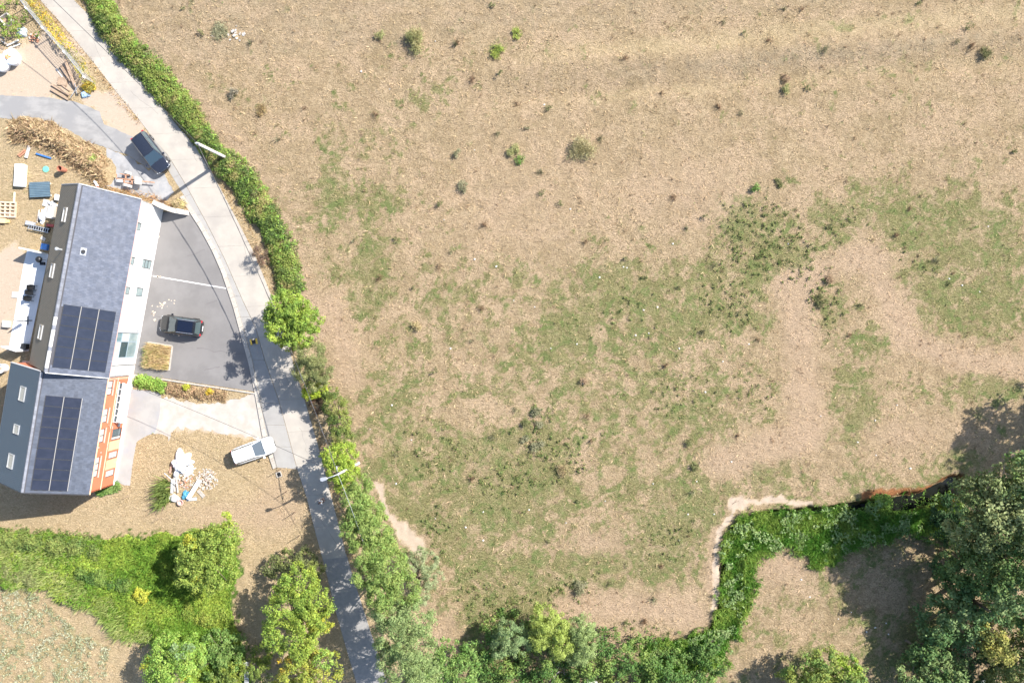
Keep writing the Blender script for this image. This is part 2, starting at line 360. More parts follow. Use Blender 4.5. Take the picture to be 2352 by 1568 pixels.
green_a[(PX < -5) | (PX > 2360) | (PY < -5) | (PY > 1573)] *= .6
# deeper green tints, soil, lush
track_s = np.zeros_like(X)
for pts, wd in [([(872,1115),(885,1170),(915,1215)],8),([(925,1225),(955,1252)],20),([(1700,1152),(1740,1148),(1800,1150),(1860,1156)],6),([(1682,1160),(1700,1156)],15),([(1684,1172),(1668,1200),(1654,1240),(1649,1300),(1652,1360),(1640,1400)],6),
                ([(40,180),(130,150)],75),([(250,240),(300,300)],32),([(30,600),(20,760)],40),([(420,960),(560,985)],24),([(20,220),(20,260)],14),([(215,225),(250,262)],20)]:
    track_s = np.maximum(track_s, sst(1.25,.75, dline(U, V, pts)/wd + .7*(n3-.5)))
soil = track_s
dstream = dline(PX + wob(0,8,.05,9), PY + wob(0,8,.05,60), stream)*S
lush = inpoly(U, V, [(1676,1222),(1690,1198),(1712,1184),(1750,1174),(1850,1174),(1950,1170),(2010,1158),(2060,1150),(2120,1142),(2200,1140),(2200,1235),(2120,1235),(2045,1222),(1995,1248),(1945,1262),(1905,1296),(1872,1304),(1850,1272),(1812,1254),(1782,1256),(1748,1276),(1726,1304),(1722,1340),(1726,1390),(1708,1425),(1684,1462),(1600,1505),(1560,1560),(1520,1500),(1600,1470),(1638,1440),(1655,1400),(1655,1350),(1664,1300),(1660,1260),(1664,1232)])*1.0
lush = np.maximum(lush, sst(1.15,.8, dline(U, V, [(1885,1235),(1960,1215),(2030,1200)])/34))
lush = np.maximum(lush, sst(1.1,.85, dline(U, V, [(1500,1520),(1620,1500)])/45)*.8)
sw = inpoly(U, V, [(-200,1217),(0,1217),(120,1222),(235,1240),(330,1232),(400,1222),(480,1215),(540,1240),(548,1290),(530,1380),(540,1430),(565,1490),(590,1600),(430,1600),(440,1500),(350,1480),(255,1470),(225,1405),(180,1395),(110,1350),(0,1340),(-200,1330)])
lush = np.maximum(lush, sw*.9)
_b = lush.copy()
for _ in range(5): _b[1:-1,1:-1] = (_b[1:-1,1:-1]+_b[:-2,1:-1]+_b[2:,1:-1]+_b[1:-1,:-2]+_b[1:-1,2:])/5
lush = sst(.25,.6, _b+1.5*(n3-.5)*(_b > .01)*(1-_b)*1.6+.35*(n3-.5)*(_b > .01))
weed = sst(.35,.6, n2)*inpoly(U, V, [(-200,1340),(60,1345),(120,1400),(180,1440),(250,1500),(240,1568),(220,1700),(-200,1700)])
lush *= (PX > -60)
Z = np.zeros_like(X)
fieldmask = np.maximum(east, sst(1180,1210,PY)*sst(700,660,PX))*sst(5.0, 3.0, np.maximum(np.abs(X)/20, 0))
Z += fieldmask*(.10*(n1-.5) + .16*(n3-.5) + .05*(n2-.5))
wide = sst(.12,.30, ((PY-155+ (PX-1300)*.085)/70+.5)%1.0)*0
Z += fieldmask*.34*np.exp(-((PY-(165-(PX-1100)*.07))/26)**2)*sst(1000,1250,PX)
Z -= fieldmask*.30*np.exp(-((PY-(230-(PX-1100)*.07))/22)**2)*sst(1000,1250,PX)
ditch = sst(1.45, .65, dstream + .35*(n3-.5))*sst(1600,1660,PX)
Z = Z*(1-ditch) - 1.1*ditch
pond = sst(30,12, np.hypot(PX-2070, (PY-1158)*1.6))
dbank = dline(PX, PY, bank_p)
Z += .8*np.exp(-(dbank/17)**2)*(.1+1.6*n3)
north_bank = ditch*(1-sst(.85,1.0,ditch))
clay = sst(.03,.25,ditch)*sst(.97,.6,ditch)*sst(1950,2010,PX)*(V < 1175)
clay = np.maximum(clay, sst(1.2,.7,dline(PX+wob(0,10,.08,4), PY+wob(0,10,.08,14), [(1985,1140),(2060,1132),(2150,1127)])/10)*.95)
def mset(m, name, a):
    at = m.attributes.new(name, 'FLOAT', 'POINT'); at.data.foreach_set('value', a.astype(np.float32).ravel())
nx, ny = X.shape
ii = np.arange(nx*ny).reshape(nx, ny)
faces = np.stack([ii[:-1,:-1], ii[1:,:-1], ii[1:,1:], ii[:-1,1:]], -1).reshape(-1, 4)

def ground_material():
    m = bpy.data.materials.new('pasture'); m.use_nodes = True; N = m.node_tree.nodes; L = m.node_tree.links
    b = N['Principled BSDF']; b.inputs['Roughness'].default_value = .95; b.inputs['Specular IOR Level'].default_value = .15
    geo = N.new('ShaderNodeNewGeometry')
    def noise(sc, det=5, dist=0, st=(1,1,1), off=0, rough=.6):
        mp = N.new('ShaderNodeMapping'); mp.inputs['Scale'].default_value = st; mp.inputs['Location'].default_value = (off, off, 0)
        L.new(geo.outputs['Position'], mp.inputs[0]); t = N.new('ShaderNodeTexNoise'); t.inputs['Scale'].default_value = sc
        t.inputs['Detail'].default_value = det; t.inputs['Roughness'].default_value = rough; t.inputs['Distortion'].default_value = dist
        L.new(mp.outputs[0], t.inputs[0]); return t.outputs[0]
    def mr(v, a, c, d=0, e=1):
        r = N.new('ShaderNodeMapRange'); r.interpolation_type = 'SMOOTHSTEP'
        for i, q in zip((1,2,3,4), (a,c,d,e)): r.inputs[i].default_value = q
        L.new(v, r.inputs[0]); return r.outputs[0]
    def math_(op, a, c):
        r = N.new('ShaderNodeMath'); r.operation = op
        for i, q in enumerate((a, c)):
            if isinstance(q, (int, float)): r.inputs[i].default_value = q
            else: L.new(q, r.inputs[i])
        return r.outputs[0]
    def mix(fv, a, c):
        x = N.new('ShaderNodeMix'); x.data_type = 'RGBA'
        if isinstance(fv, float): x.inputs[0].default_value = fv
        else: L.new(fv, x.inputs[0])
        for s_, i in ((a, 6), (c, 7)):
            if isinstance(s_, tuple): x.inputs[i].default_value = (*s_, 1)
            else: L.new(s_, x.inputs[i])
        return x.outputs[2]
    def att(n_):
        a = N.new('ShaderNodeAttribute'); a.attribute_name = n_; return a.outputs['Fac']
    big = noise(.12, 4); med = noise(.7, 6, 1.2, off=7, rough=.7); fine = noise(3.1, 6, 1.9, st=(1,1.6,1), off=3, rough=.68); tiny = noise(11, 4, .5, off=9)
    dry = mix(mr(big,.35,.65), (.455,.34,.205), (.385,.29,.168))
    dry = mix(mr(med,.4,.68), dry, (.57,.435,.275))
    dry = mix(mr(noise(.28,5,.8,off=44,rough=.65),.44,.62), dry, (.56,.415,.27))
    dry = mix(mr(fine,.38,.56,1,0), dry, (.29,.215,.125))
    dry = mix(mr(noise(2.6,5,1.6,off=21,rough=.75),.30,.44,.8,0), dry, (.27,.21,.12))
    dry = mix(mr(tiny,.5,.75,0,.5), dry, (.60,.48,.33))
    gr = mix(mr(med,.35,.65), (.265,.255,.105), (.33,.305,.145))
    gr = mix(mr(fine,.40,.58,1,0), gr, (.155,.16,.06))
    gr = mix(mr(noise(.62,6,1.0,off=31,rough=.7),.48,.62,0,.85), gr, (.135,.205,.055))
    gr = mix(mr(tiny,.55,.8,0,.45), gr, (.36,.31,.17))
    gfac = att('green'); gf = math_('MULTIPLY', mr(math_('ADD', gfac, mr(noise(.42,7,1.0,off=61,rough=.72),.30,.70,-.55,.40)),.05,1.0), mr(gfac,.02,.25)); 
    c = mix(mr(gf,.0,1.0,0,.88), dry, gr)
    c = mix(mr(att('straw'),0,1,0,.6), c, mix(mr(fine,.35,.62), (.48,.36,.20), (.68,.54,.33)))
    c = mix(mr(att('pink'),0,1,0,.55), c, (.55,.40,.28))
    c = mix(mr(att('ochre'),0,1,0,.32), c, (.60,.48,.28))
    c = mix(mr(att('greyed'),0,1,0,.6), c, mix(mr(noise(1.1,4,.6,st=(.25,1,1),off=51),.4,.6), (.33,.26,.175), (.46,.37,.25)))
    lu = mix(mr(fine,.35,.62), (.07,.15,.02), (.13,.22,.04))
    c = mix(att('lush'), c, lu)
    so_ = mix(mr(fine,.35,.7), (.37,.295,.225), (.42,.345,.27))
    c = mix(att('soil'), c, so_)
    c = mix(att('clay'), c, mix(mr(fine,.35,.65), (.42,.18,.07), (.30,.13,.06)))
    L.new(c, b.inputs['Base Color'])
    h = math_('ADD', math_('MULTIPLY', fine, 1.0), math_('MULTIPLY', tiny, .35))
    bp = N.new('ShaderNodeBump'); bp.inputs['Strength'].default_value = .85; bp.inputs['Distance'].default_value = .42
    L.new(h, bp.inputs['Height'])
    L.new(math_('SUBTRACT', 1.0, math_('MULTIPLY', att('soil'), .8)), bp.inputs['Strength'])
    L.new(bp.outputs[0], b.inputs['Normal']); return m
gm = ground_material()
yl = 128-(PX-1250)*.095
ochre = (np.exp(-((V-yl)/22)**2)+.6*np.exp(-((V-yl-105)/16)**2))*sst(1000,1500,U)*east
greyed = (np.exp(-((V-(yl+58))/26)**2)*sst(1200,1600,U)*.8 + sst(yl-35,yl-75,V)*.55)*east*sst(.25,.55,n2)
greyed = np.clip(greyed + .5*np.exp(-(dline(U,V,[(1950,1440),(1800,1500)])/1e3)**2)*0, 0, 1)
gmesh = fastmesh('ground', np.stack([X.ravel(), Y.ravel(), Z.ravel()], -1), faces, gm, smooth=True)
for nm, a in (('green', green_a*(1-soil)), ('pink', np.clip(bare,0,1)), ('lush', lush), ('soil', soil*(1-lush)), ('straw', (1-east)*(1-lush)), ('clay', clay), ('ochre', np.clip(ochre,0,1)), ('greyed', greyed)): mset(gmesh, nm, a)
tag(link('ground', gmesh), kind='structure')
_i0, _j0 = len(ox), len(oy)
def gz(x, y):
    """height of the ground sheet"""
    i = np.clip(((np.asarray(x)+57)/.2), 0, len(fx)-2); j = np.clip(((np.asarray(y)+40)/.2), 0, len(fy)-2)
    a = i.astype(int)+_i0; c = j.astype(int)+_j0; u = i-i.astype(int); v = j-j.astype(int)
    return (Z[a,c]*(1-u)+Z[a+1,c]*u)*(1-v)+(Z[a,c+1]*(1-u)+Z[a+1,c+1]*u)*v
def gsamp(A, x, y):
    i = np.clip(((np.asarray(x)+57)/.2).astype(int), 0, len(fx)-1)+_i0; j = np.clip(((np.asarray(y)+40)/.2).astype(int), 0, len(fy)-1)+_j0
    return A[i, j]

# ------------------------------------------------------------------ flat surfaces
def flat(name, poly, z, mat, th=.05, wobble=0.0):
    pts = [G(*p) for p in poly]
    if wobble:
        q = []
        for (ax, ay), (bx, by) in zip(pts, pts[1:]+pts[:1]):
            n_ = max(1, int(math.hypot(bx-ax, by-ay)/.3))
            for k in range(n_):
                t = k/n_; q.append((ax+(bx-ax)*t+random.uniform(-1,1)*wobble, ay+(by-ay)*t+random.uniform(-1,1)*wobble))
        pts = q
    bm = bmesh.new(); vs = [bm.verts.new((x, y, z)) for x, y in pts]; fc = bm.faces.new(vs)
    bmesh.ops.recalc_face_normals(bm, faces=bm.faces)
    if fc.normal.z < 0: fc.normal_flip()
    bmesh.ops.triangulate(bm, faces=bm.faces)
    ed = [e for e in bm.edges if e.is_boundary]; r = bmesh.ops.extrude_edge_only(bm, edges=ed)
    for v in r['geom']:
        if isinstance(v, bmesh.types.BMVert): v.co.z -= th
    m = bpy.data.meshes.new(name); bm.to_mesh(m); bm.free(); m.materials.append(mat)
    return tag(link(name, m), kind='structure')
flat('gravel', gravel_p, .016, gravelwarm, wobble=.22)['kind'] = 'structure'
flat('gravel_pad', pad_p, .016, gravelm, wobble=.12)
flat('drive', drive_p, .022, drivem, wobble=.05)
flat('path', path_p, .024, pathm, wobble=.04)
flat('parking_surface', tarmac_p, .03, tarmac, wobble=.0)
flat('terrace', terrace_p, .06, terracem, th=.1)

def along(pts, step):
    """resample a polyline at equal arc length"""
    P = [Vector(p) for p in pts]; L_ = [0]
    for a, b_ in zip(P[:-1], P[1:]): L_.append(L_[-1]+(b_-a).length)
    return P, L_
def at(P, L_, t):
    d = t*L_[-1]
    for i in range(len(P)-1):
        if d <= L_[i+1] or i == len(P)-2: return P[i].lerp(P[i+1], (d-L_[i])/max(1e-6, L_[i+1]-L_[i]))
def strip(name, left, right, z, mat, n, piece, gap=.012, th=.10, sub_=5, parent_label=None, t0=0, t1=1):
    root = empty(name, *G(*left[len(left)//2]), 0, kind='structure')
    A, LA = along(left, 1); B, LB = along(right, 1)
    for i in range(n):
        mb = MB(); g = gap/2/(LA[-1]*S)*1.0
        ring = []
        for k in range(sub_+1):
            t = (i + k/sub_)/n
            if k == 0: t += g
            if k == sub_: t -= g
            ring.append((G(*at(A, LA, t)), G(*at(B, LB, t))))
        poly = [a for a, b_ in ring] + [b_ for a, b_ in ring[::-1]]
        cx = sum(p[0] for p in poly)/len(poly); cy = sum(p[1] for p in poly)/len(poly)
        mb.prism([(x-cx, y-cy) for x, y in poly], -th, 0)
        mb.build(piece, mat, root, T(cx, cy, z))
    return root
strip('road', road_l, road_r, .034, concrete, 20, 'concrete_slab')
flat('asphalt_road', asph_l + asph_r[::-1], .03, asphalt_dark, th=.05)
# the grey gutter strip beside the concrete
gl = gut_l; gr_ = [(352.5,317),(386.7,357)] + [p for p in road_l if 357 < p[1] < 1078]
gr_ = [(p[0]-1.2, p[1]) for p in gr_]
strip('roadside_strip', gl, gr_, .028, gutterm, 16, 'paving_slab', gap=.02)
strip('kerb', kerb_o, kerb_i, .14, kerbm, 28, 'kerb_stone', gap=.02, th=.2, sub_=2)
# parking line and thin edging kerb
def edging(name, a, b_, wdt, z0, z1, mat, n, piece, kind='structure', label=None, cat=None):
    A = Vector((*G(*a), 0)); B = Vector((*G(*b_), 0)); d = B-A; L_ = d.length; ang = math.atan2(d.y, d.x)
    root = empty(name, A.x, A.y, 0, 0, label=label, cat=cat, kind=kind)
    for i in range(n):
        MB().box(.006, L_/n-.006, -wdt/2, wdt/2, z0, z1).build(piece, mat, root, T(A.x+d.x*i/n, A.y+d.y*i/n, 0, ang))
    return root
edging('kerb_edging', (308,860.5), (588,903.5), .14, -.05, .13, kerbm, 13, 'kerb_stone')
MB().box(0, 7.9, -.055, .055, 0, .004).build('parking_line', M('line_paint', (.78,.76,.74), (.6,.57,.55), scale=6, rough=.8), None,
    T(*G(351.5,633.6), .0305, math.atan2(-(662.3-633.6), 521-351.5)))
tag(bpy.data.objects['parking_line'], kind='structure')
# pale dust stains on the tarmac
st = MB()
for k in range(34):
    cx_, cy_ = random.choice([(380,548),(365,540),(360,700),(392,692),(352,722),(368,700),(356,738),(405,770),(365,634)])
    cx_ += random.gauss(0,6); cy_ += random.gauss(0,3); r_ = random.uniform(.04,.16); x_, y_ = G(cx_, cy_); a0 = random.random()*6
    st.prism([(x_+r_*random.uniform(.5,1.2)*math.cos(a0+q*.9), y_+r_*random.uniform(.3,1)*math.sin(a0+q*.9)) for q in range(7)], .031, .0345)
tag(st.build('dust_stains', M('dust', (.62,.50,.38), rough=.95)), kind='stuff')
# stream water
wp = []
for p in stream: wp.append(p)
wl = MB()
for (a, b_) in zip(wp[:-1], wp[1:]):
    ax, ay = G(*a); bx, by = G(*b_); dx, dy = bx-ax, by-ay; l_ = math.hypot(dx, dy); nx_, ny_ = -dy/l_*.75, dx/l_*.75
    ex, ey = dx/l_*.3, dy/l_*.3
    wl.add([(ax+nx_-ex, ay+ny_-ey, -.98), (ax-nx_-ex, ay-ny_-ey, -.98), (bx-nx_+ex, by-ny_+ey, -.98-.0), (bx+nx_+ex, by+ny_+ey, -.98)], [(0,1,2,3)])
# keep neighbouring quads from lying in one plane
wl.v = [(x, y, z - .003*(i//4)) for i, (x, y, z) in enumerate(wl.v)]
tag(wl.build('water', waterm), kind='structure')

# oil marks, tyre tracks and cracks on the paved areas
def marks(name, lines, z, wd, mat):
    mb = MB()
    for pts in lines:
        P_ = [Vector((*G(*p), z)) for p in pts]; n = len(P_); L2 = []
        for i in range(n):
            d = (P_[min(i+1,n-1)]-P_[max(i-1,0)]).normalized(); q = Vector((-d.y, d.x, 0))*wd*random.uniform(.4,1.2)*.5; L2 += [P_[i]+q, P_[i]-q]
        mb.add(L2, [(2*i+1,2*i+3,2*i+2,2*i) for i in range(n-1)])
    return tag(mb.build(name, mat), kind='stuff')
def wig(a, b_, n, amp):
    return [(a[0]+(b_[0]-a[0])*i/n+random.gauss(0,amp), a[1]+(b_[1]-a[1])*i/n+random.gauss(0,amp)) for i in range(n+1)]
marks('road_cracks', [wig((300,210),(365,262),9,1.2), wig((430,330),(452,372),7,1), wig((560,560),(575,640),9,1.2), wig((640,800),(668,900),10,1.3), wig((690,980),(712,1060),9,1.2), wig((215,95),(240,150),7,1), wig((735,1190),(775,1250),8,1.2)], .0352, .035, M('crack_fill', (.24,.22,.20), rough=.95))
marks('tarmac_scuffs', [wig((468,850),(505,842),7,.8), wig((470,700),(500,690),6,.8), wig((430,590),(470,575),6,1), wig((400,735),(355,725),6,1), wig((452,800),(560,815),8,1.5)], .0312, .10, M('scuff', (.15,.14,.14), rough=.9))
# ------------------------------------------------------------------ houses
def frame(ox, oy, oz, ex, ey, base):
    ex = Vector(ex).normalized(); ey = Vector(ey).normalized(); ez = ex.cross(ey)
    m = Matrix(((ex.x,ey.x,ez.x,ox),(ex.y,ey.y,ez.y,oy),(ex.z,ey.z,ez.z,oz),(0,0,0,1)))
    return base @ m
def onplane(px, py, F):
    o = Vector((0,0,H)); d = W(px, py, 0)-o; n = F.to_3x3().col[2]; p0 = F.translation
    q = o + d*((p0-o).dot(n)/d.dot(n)); q = F.inverted() @ q; return q.x, q.y
def F_T(F, x, y, z=0): return F @ Matrix.Translation((x, y, z))
def window(parent, F, x0, x1, y0, y1, fm, pm, vx=(), hy=(), rec=.10, fw=.06, name='window', sill=None, label=None):
    mb = MB(); z0, z1 = -rec, -rec+.05; w_, h_ = x1-x0, y1-y0
    mb.box(0, w_, 0, fw, z0, z1).box(0, w_, h_-fw, h_, z0, z1).box(0, fw, fw, h_-fw, z0, z1).box(w_-fw, w_, fw, h_-fw, z0, z1)
    xs = [fw]+[v*w_ for v in vx]+[w_-fw]; ys = [fw]+[v*h_ for v in hy]+[h_-fw]
    for v in xs[1:-1]: mb.box(v-fw/2, v+fw/2, fw, h_-fw, z0, z1-.004)
    for v in ys[1:-1]: mb.box(fw, w_-fw, v-fw/2, v+fw/2, z0, z1-.002)
    wo_ = mb.build(name, fm, parent, F_T(F, x0, y0)); k = 0
    if label: wo_['label'] = label
    for i in range(len(xs)-1):
        for j in range(len(ys)-1):
            p = pm[k % len(pm)] if isinstance(pm, (list, tuple)) else pm; k += 1
            MB().box(xs[i]+.003, xs[i+1]-.003, ys[j]+.003, ys[j+1]-.003, z0+.012, z0+.026).build('pane', p, wo_, F_T(F, x0, y0))
    if sill:
        MB().box(-.08, w_+.08, -.07, -.003, -rec+.0, sill[1]).build('sill', sill[0], wo_, F_T(F, x0, y0))
    return wo_
def wall_holes(F, L_, Hh, holes, depth=.16):
    mb = MB(); xs = sorted({0, L_, *[h[0] for h in holes], *[h[1] for h in holes]}); ys = sorted({0, Hh, *[h[2] for h in holes], *[h[3] for h in holes]})
    for a, b_ in zip(xs[:-1], xs[1:]):
        for c, d in zip(ys[:-1], ys[1:]):
            mx, my = (a+b_)/2, (c+d)/2
            if any(h[0] < mx < h[1] and h[2] < my < h[3] for h in holes): continue
            mb.add([(a,c,0),(b_,c,0),(b_,d,0),(a,d,0)], [(0,1,2,3)])
    for a, b_, c, d in holes:
        z = -depth
        mb.add([(a,c,0),(b_,c,0),(b_,d,0),(a,d,0),(a,c,z),(b_,c,z),(b_,d,z),(a,d,z)], [(0,4,5,1),(1,5,6,2),(2,6,7,3),(3,7,4,0),(4,7,6,5)])
    return mb
def slope_tiles(parent, F, L_, D, tw, exp, th, mat, avoid=(), gap=.012, name='roof_tile', tilt=.03, x0=.0, limit=300):
    n_c = int(D/exp); n_t = int(L_/tw); spots = []
    for r in range(n_c):
        o = (r % 2)*tw*.5
        for c in range(n_t+1):
            x = c*tw - o; xa = max(x, 0); xb = min(x+tw, L_)
            if xb-xa < tw*.3: continue
            y = r*exp; cx, cy = (xa+xb)/2, y+exp/2
            if any(a[0]+.1 < cx < a[1]-.1 and a[2]+.1 < cy < a[3]-.1 for a in avoid): continue
            spots.append((xa, y, (xb-xa) >= tw*.99, xb-xa))
    m0 = MB().box(gap/2, tw-gap/2, 0, exp+.05, 0, th).mesh(name, mat); rot = Matrix.Rotation(-tilt, 4, 'X'); k = 0; rest = MB()
    spots.sort(key=lambda s: (-s[0], s[1]))
    for x, y, full, wd in spots:
        mm = Matrix.Translation((x, y, .035+random.uniform(0,.004))) @ rot
        if full and k < limit:
            o_ = link(name, m0, parent, F @ mm); k += 1
        else: rest.box(gap/2, wd-gap/2, 0, exp+.05, 0, th, mm)
    if rest.v: tag(rest.build('roof_tiles', mat, parent, F), kind='stuff')
def solar(parent, F, x, y, w_, h_):
    p = MB().box(.012, w_-.012, .012, h_-.012, .10, .135).build('solar_panel', panelm, parent, F_T(F, x, y))
    f = MB()
    for a in ((0,w_,0,.03),(0,w_,h_-.03,h_),(0,.03,.03,h_-.03),(w_-.03,w_,.03,h_-.03)): f.box(a[0]+.003, a[1]-.003, a[2]+.002, a[3]-.002, .095, .142)
    f.build('panel_frame', darkframe, p, F_T(F, x, y)); return p
def skylight(parent, F, x, y, w_, h_, side=1):
    f = MB()
    for a in ((-.07,w_+.07,-.07,0),(-.07,w_+.07,h_,h_+.10),(-.07,0,0,h_),(w_,w_+.07,0,h_)): f.box(*a, .0, .13)
    s_ = f.build('skylight', alum, parent, F_T(F, x, y)); MB().box(.002, w_-.002, .002, h_-.002, .04, .075).build('pane', skyl, s_, F_T(F, x, y)); return s_
def slope_frames(base, L_, Wd, ze, zr, ov=.18):
    r = zr-ze; hw = Wd/2; sl_ = math.hypot(hw, r); c, s_ = hw/sl_, r/sl_; D = sl_+ov
    E = frame(0, -ov*c, ze-ov*s_, (1,0,0), (0,c,s_), base)
    Wf = frame(L_, Wd+ov*c, ze-ov*s_, (-1,0,0), (0,-c,s_), base)
    return E, Wf, D
def gable_prism(L_, Wd, ze, zr, x0, x1, thick=.0):
    hw = Wd/2; p = [(0,0),(Wd,0),(Wd,ze),(hw,zr),(0,ze)]
    return MB().add([(x0,a,b_) for a, b_ in p]+[(x1,a,b_) for a, b_ in p], [(4,3,2,1,0),(5,6,7,8,9)]+[(i,(i+1)%5,5+(i+1)%5,5+i) for i in range(5)])

# ---- white house
def make_white_house():
    ang = math.atan2(382.5, 69.6); ox_, oy_ = G(306.4, 861.5); base = T(ox_, oy_, 0, ang)
    L_, Wd, ze, zr = 17.5, 7.55, 5.2, 8.95
    h = empty('white_house', mw=base, label='long white rendered house with a pale slate roof and three columns of solar panels', cat='house')
    FE = frame(0, 0, 0, (1,0,0), (0,0,1), base)
    wins = []
    def c(px, py, w_, h_): x, y = onplane(px, py, FE); return (x-w_/2, x+w_/2, y-h_/2, y+h_/2)
    up = [c(319.5,520.5,.78,1.0), c(304.5,599.5,.78,.95), c(293.5,667.5,.75,1.0)]
    lo_ = [c(345.5,528.5,.95,1.35), c(338,607,.90,2.0), c(321.3,671,.90,1.45)]
    xb, yb = onplane(312,821,FE); xt, yt = onplane(272,763,FE); big = (xb, xt, max(.12, onplane(321,765,FE)[1]), 4.92)
    vent = c(313.8,756,.34,.34)
    holes = [tuple(q) for q in up+lo_+[big]]
    fr = wall_holes(FE, L_, ze+.05, holes); o = fr.build('facade', whitewall, h, FE)
    gable_prism(L_, Wd, ze, zr-.12, 0, L_)
    b_ = MB(); hw = Wd/2
    b_.add([(0,.2,0),(0,Wd,0),(0,Wd,ze),(0,hw,zr-.10),(0,.2,ze)], [(4,3,2,1,0)]); b_.add([(L_,.2,0),(L_,Wd,0),(L_,Wd,ze),(L_,hw,zr-.10),(L_,.2,ze)], [(0,1,2,3,4)])
    b_.add([(0,Wd,0),(L_,Wd,0),(L_,Wd,ze),(0,Wd,ze)], [(3,2,1,0)])
    b_.box(0, .15, 0, .2, 0, ze).box(L_-.15, L_, 0, .2, 0, ze)
    b_.build('wall', whitewall, h, base)
    for q in up: window(h, FE, *q, darkframe, glasspale, rec=.13)
    window(h, FE, *lo_[0], whitem, glassblind, rec=.06)
    window(h, FE, *lo_[1], darkframe, glasspale, hy=(.33,.66), rec=.12)
    window(h, FE, *lo_[2], darkframe, glasspale, rec=.12)
    window(h, FE, *big, M('blue_grey_frame', (.30,.38,.44), rough=.5), [glasspale, glassm, glassblind, glasspale, glassblind, M('window_glass_teal', (.16,.26,.29), rough=.1, spec=1)], vx=(.64,), hy=(.40,.72), rec=.10, fw=.08)
    f2 = MB(); x0, x1, y0, y1 = big; t = .16
    f2.box(x0-t, x0, y0-.1, y1+t*.8, 0, .05).box(x1, x1+t, y0-.1, y1+t*.8, 0, .05).box(x0, x1, y1, y1+t*.8, 0, .05).box(x0, x1, y0-.1, y0-.005, 0, .05)
    f2.build('window_surround', whitem, h, FE)
    MB().box(vent[0], vent[1], vent[2], vent[3], 0, .18).build('wall_vent', greym, h, FE)
    MB().box(-.02, .03, .1, ze, .004, .05).build('downpipe', darkframe, h, F_T(FE, 1.15, 0))
    FEs, FWs, D = slope_frames(base, L_, Wd, ze+.05, zr)
    und = MB().box(-.02, L_+.02, 0, D+.02, -.09, .02).build('roof', underm, h, FEs)
    # solar array position
    ax0, ay1 = onplane(207.5, 698, FEs)     # approximately the ridge side
    q = [onplane(*p, FEs) for p in ((144.5,699),(265.5,714.5),(118,843),(243,853.5))]
    xs0, xs1 = (q[2][0]+q[3][0])/2, (q[0][0]+q[1][0])/2; ys0, ys1 = (q[1][1]+q[3][1])/2, (q[0][1]+q[2][1])/2
    av = [(xs0, xs1, ys0, ys1)]
    slope_tiles(h, FEs, L_, D-.1, .288, .365, .016, slate, av)
    pw = (ys1-ys0)/3; ph = (xs1-xs0)/6
    for i in range(3):
        for j in range(6): solar(h, FEs, xs0+j*ph+.008, ys0+i*pw+.03, ph-.016, pw-.06)
    rl = MB()
    for i in (1, 2): rl.box(xs0, xs1, ys0+i*pw-.022, ys0+i*pw+.022, .06, .125)
    rl.build('mounting_rail', M('rail_pale', (.34,.33,.32), rough=.5), h, FEs)
    MB().box(-.02, L_+.02, 0, D+.02, -.09, .03).build('roof', tile_brown, h, FWs)
    for px, py in ((150,493.5),(121.5,621.5),(94.8,762.5)):
        x, y = onplane(px, py, FWs); skylight(h, FWs, x-.62, y-.40, 1.25, .80)
    n = 44; rt = Matrix.Translation((0,0,0))
    for i in range(n):
        m = frame(i*L_/n, hw, zr+.03, (1,0,0), (0,1,0), base); mm = MB()
        pr = [(-.17,-.10),(-.10,.03),(0,.075),(.10,.03),(.17,-.10)]
        mm.add([(0,a,z) for a, z in pr]+[(L_/n-.012,a*1.05,z+.008) for a, z in pr], [(k,k+1,k+6,k+5)[::-1] for k in range(4)]+[(0,1,2,3,4),(9,8,7,6,5)])
        mm.build('ridge_tile', ridgepale if i < 13 and i % 5 else ridgem, h, m)
    # gutters
    MB().box(-.05, L_+.05, -.13, .0, -.14, -.02).build('gutter', whitem, h, FWs)
    MB().box(-.05, L_+.05, -.10, .0, -.12, -.02).build('gutter', M('copper_trim', (.42,.27,.24), rough=.6), h, FEs)
    for F_, s_ in ((FEs, 1), (FWs, 1)): MB().box(L_+.02 if F_ is FEs else -.10, L_+.10 if F_ is FEs else -.02, 0, D, -.14, .06).build('bargeboard', greym, h, F_)
    MB().box(-.08, -.02, 0, D, -.16, .05).build('bargeboard', whitem, h, FEs)
    x, y = onplane(190, 577.5, FEs)
    fl = MB().lathe([(.17,0),(.17,.25),(.0,.25)], 14); v_ = fl.build('roof_vent', blackm, h, F_T(FEs, x, y))
    MB().box(-.35,.35,-.30,.22,.045,.06).build('flashing', M('lead_flashing', (.33,.35,.38), rough=.6), h, F_T(FEs, x, y))
    x, y = onplane(143, 574, FWs); mw_ = F_T(FWs, x, y); p = mw_.translation
    MB().lathe([(.09,-.2),(.09,.75),(.15,.78),(.15,.95),(0,1.0)], 12).build('flue', greym, h, Matrix.Translation(p))
    return h, base, FE
WH, WHB, WHF = make_white_house()

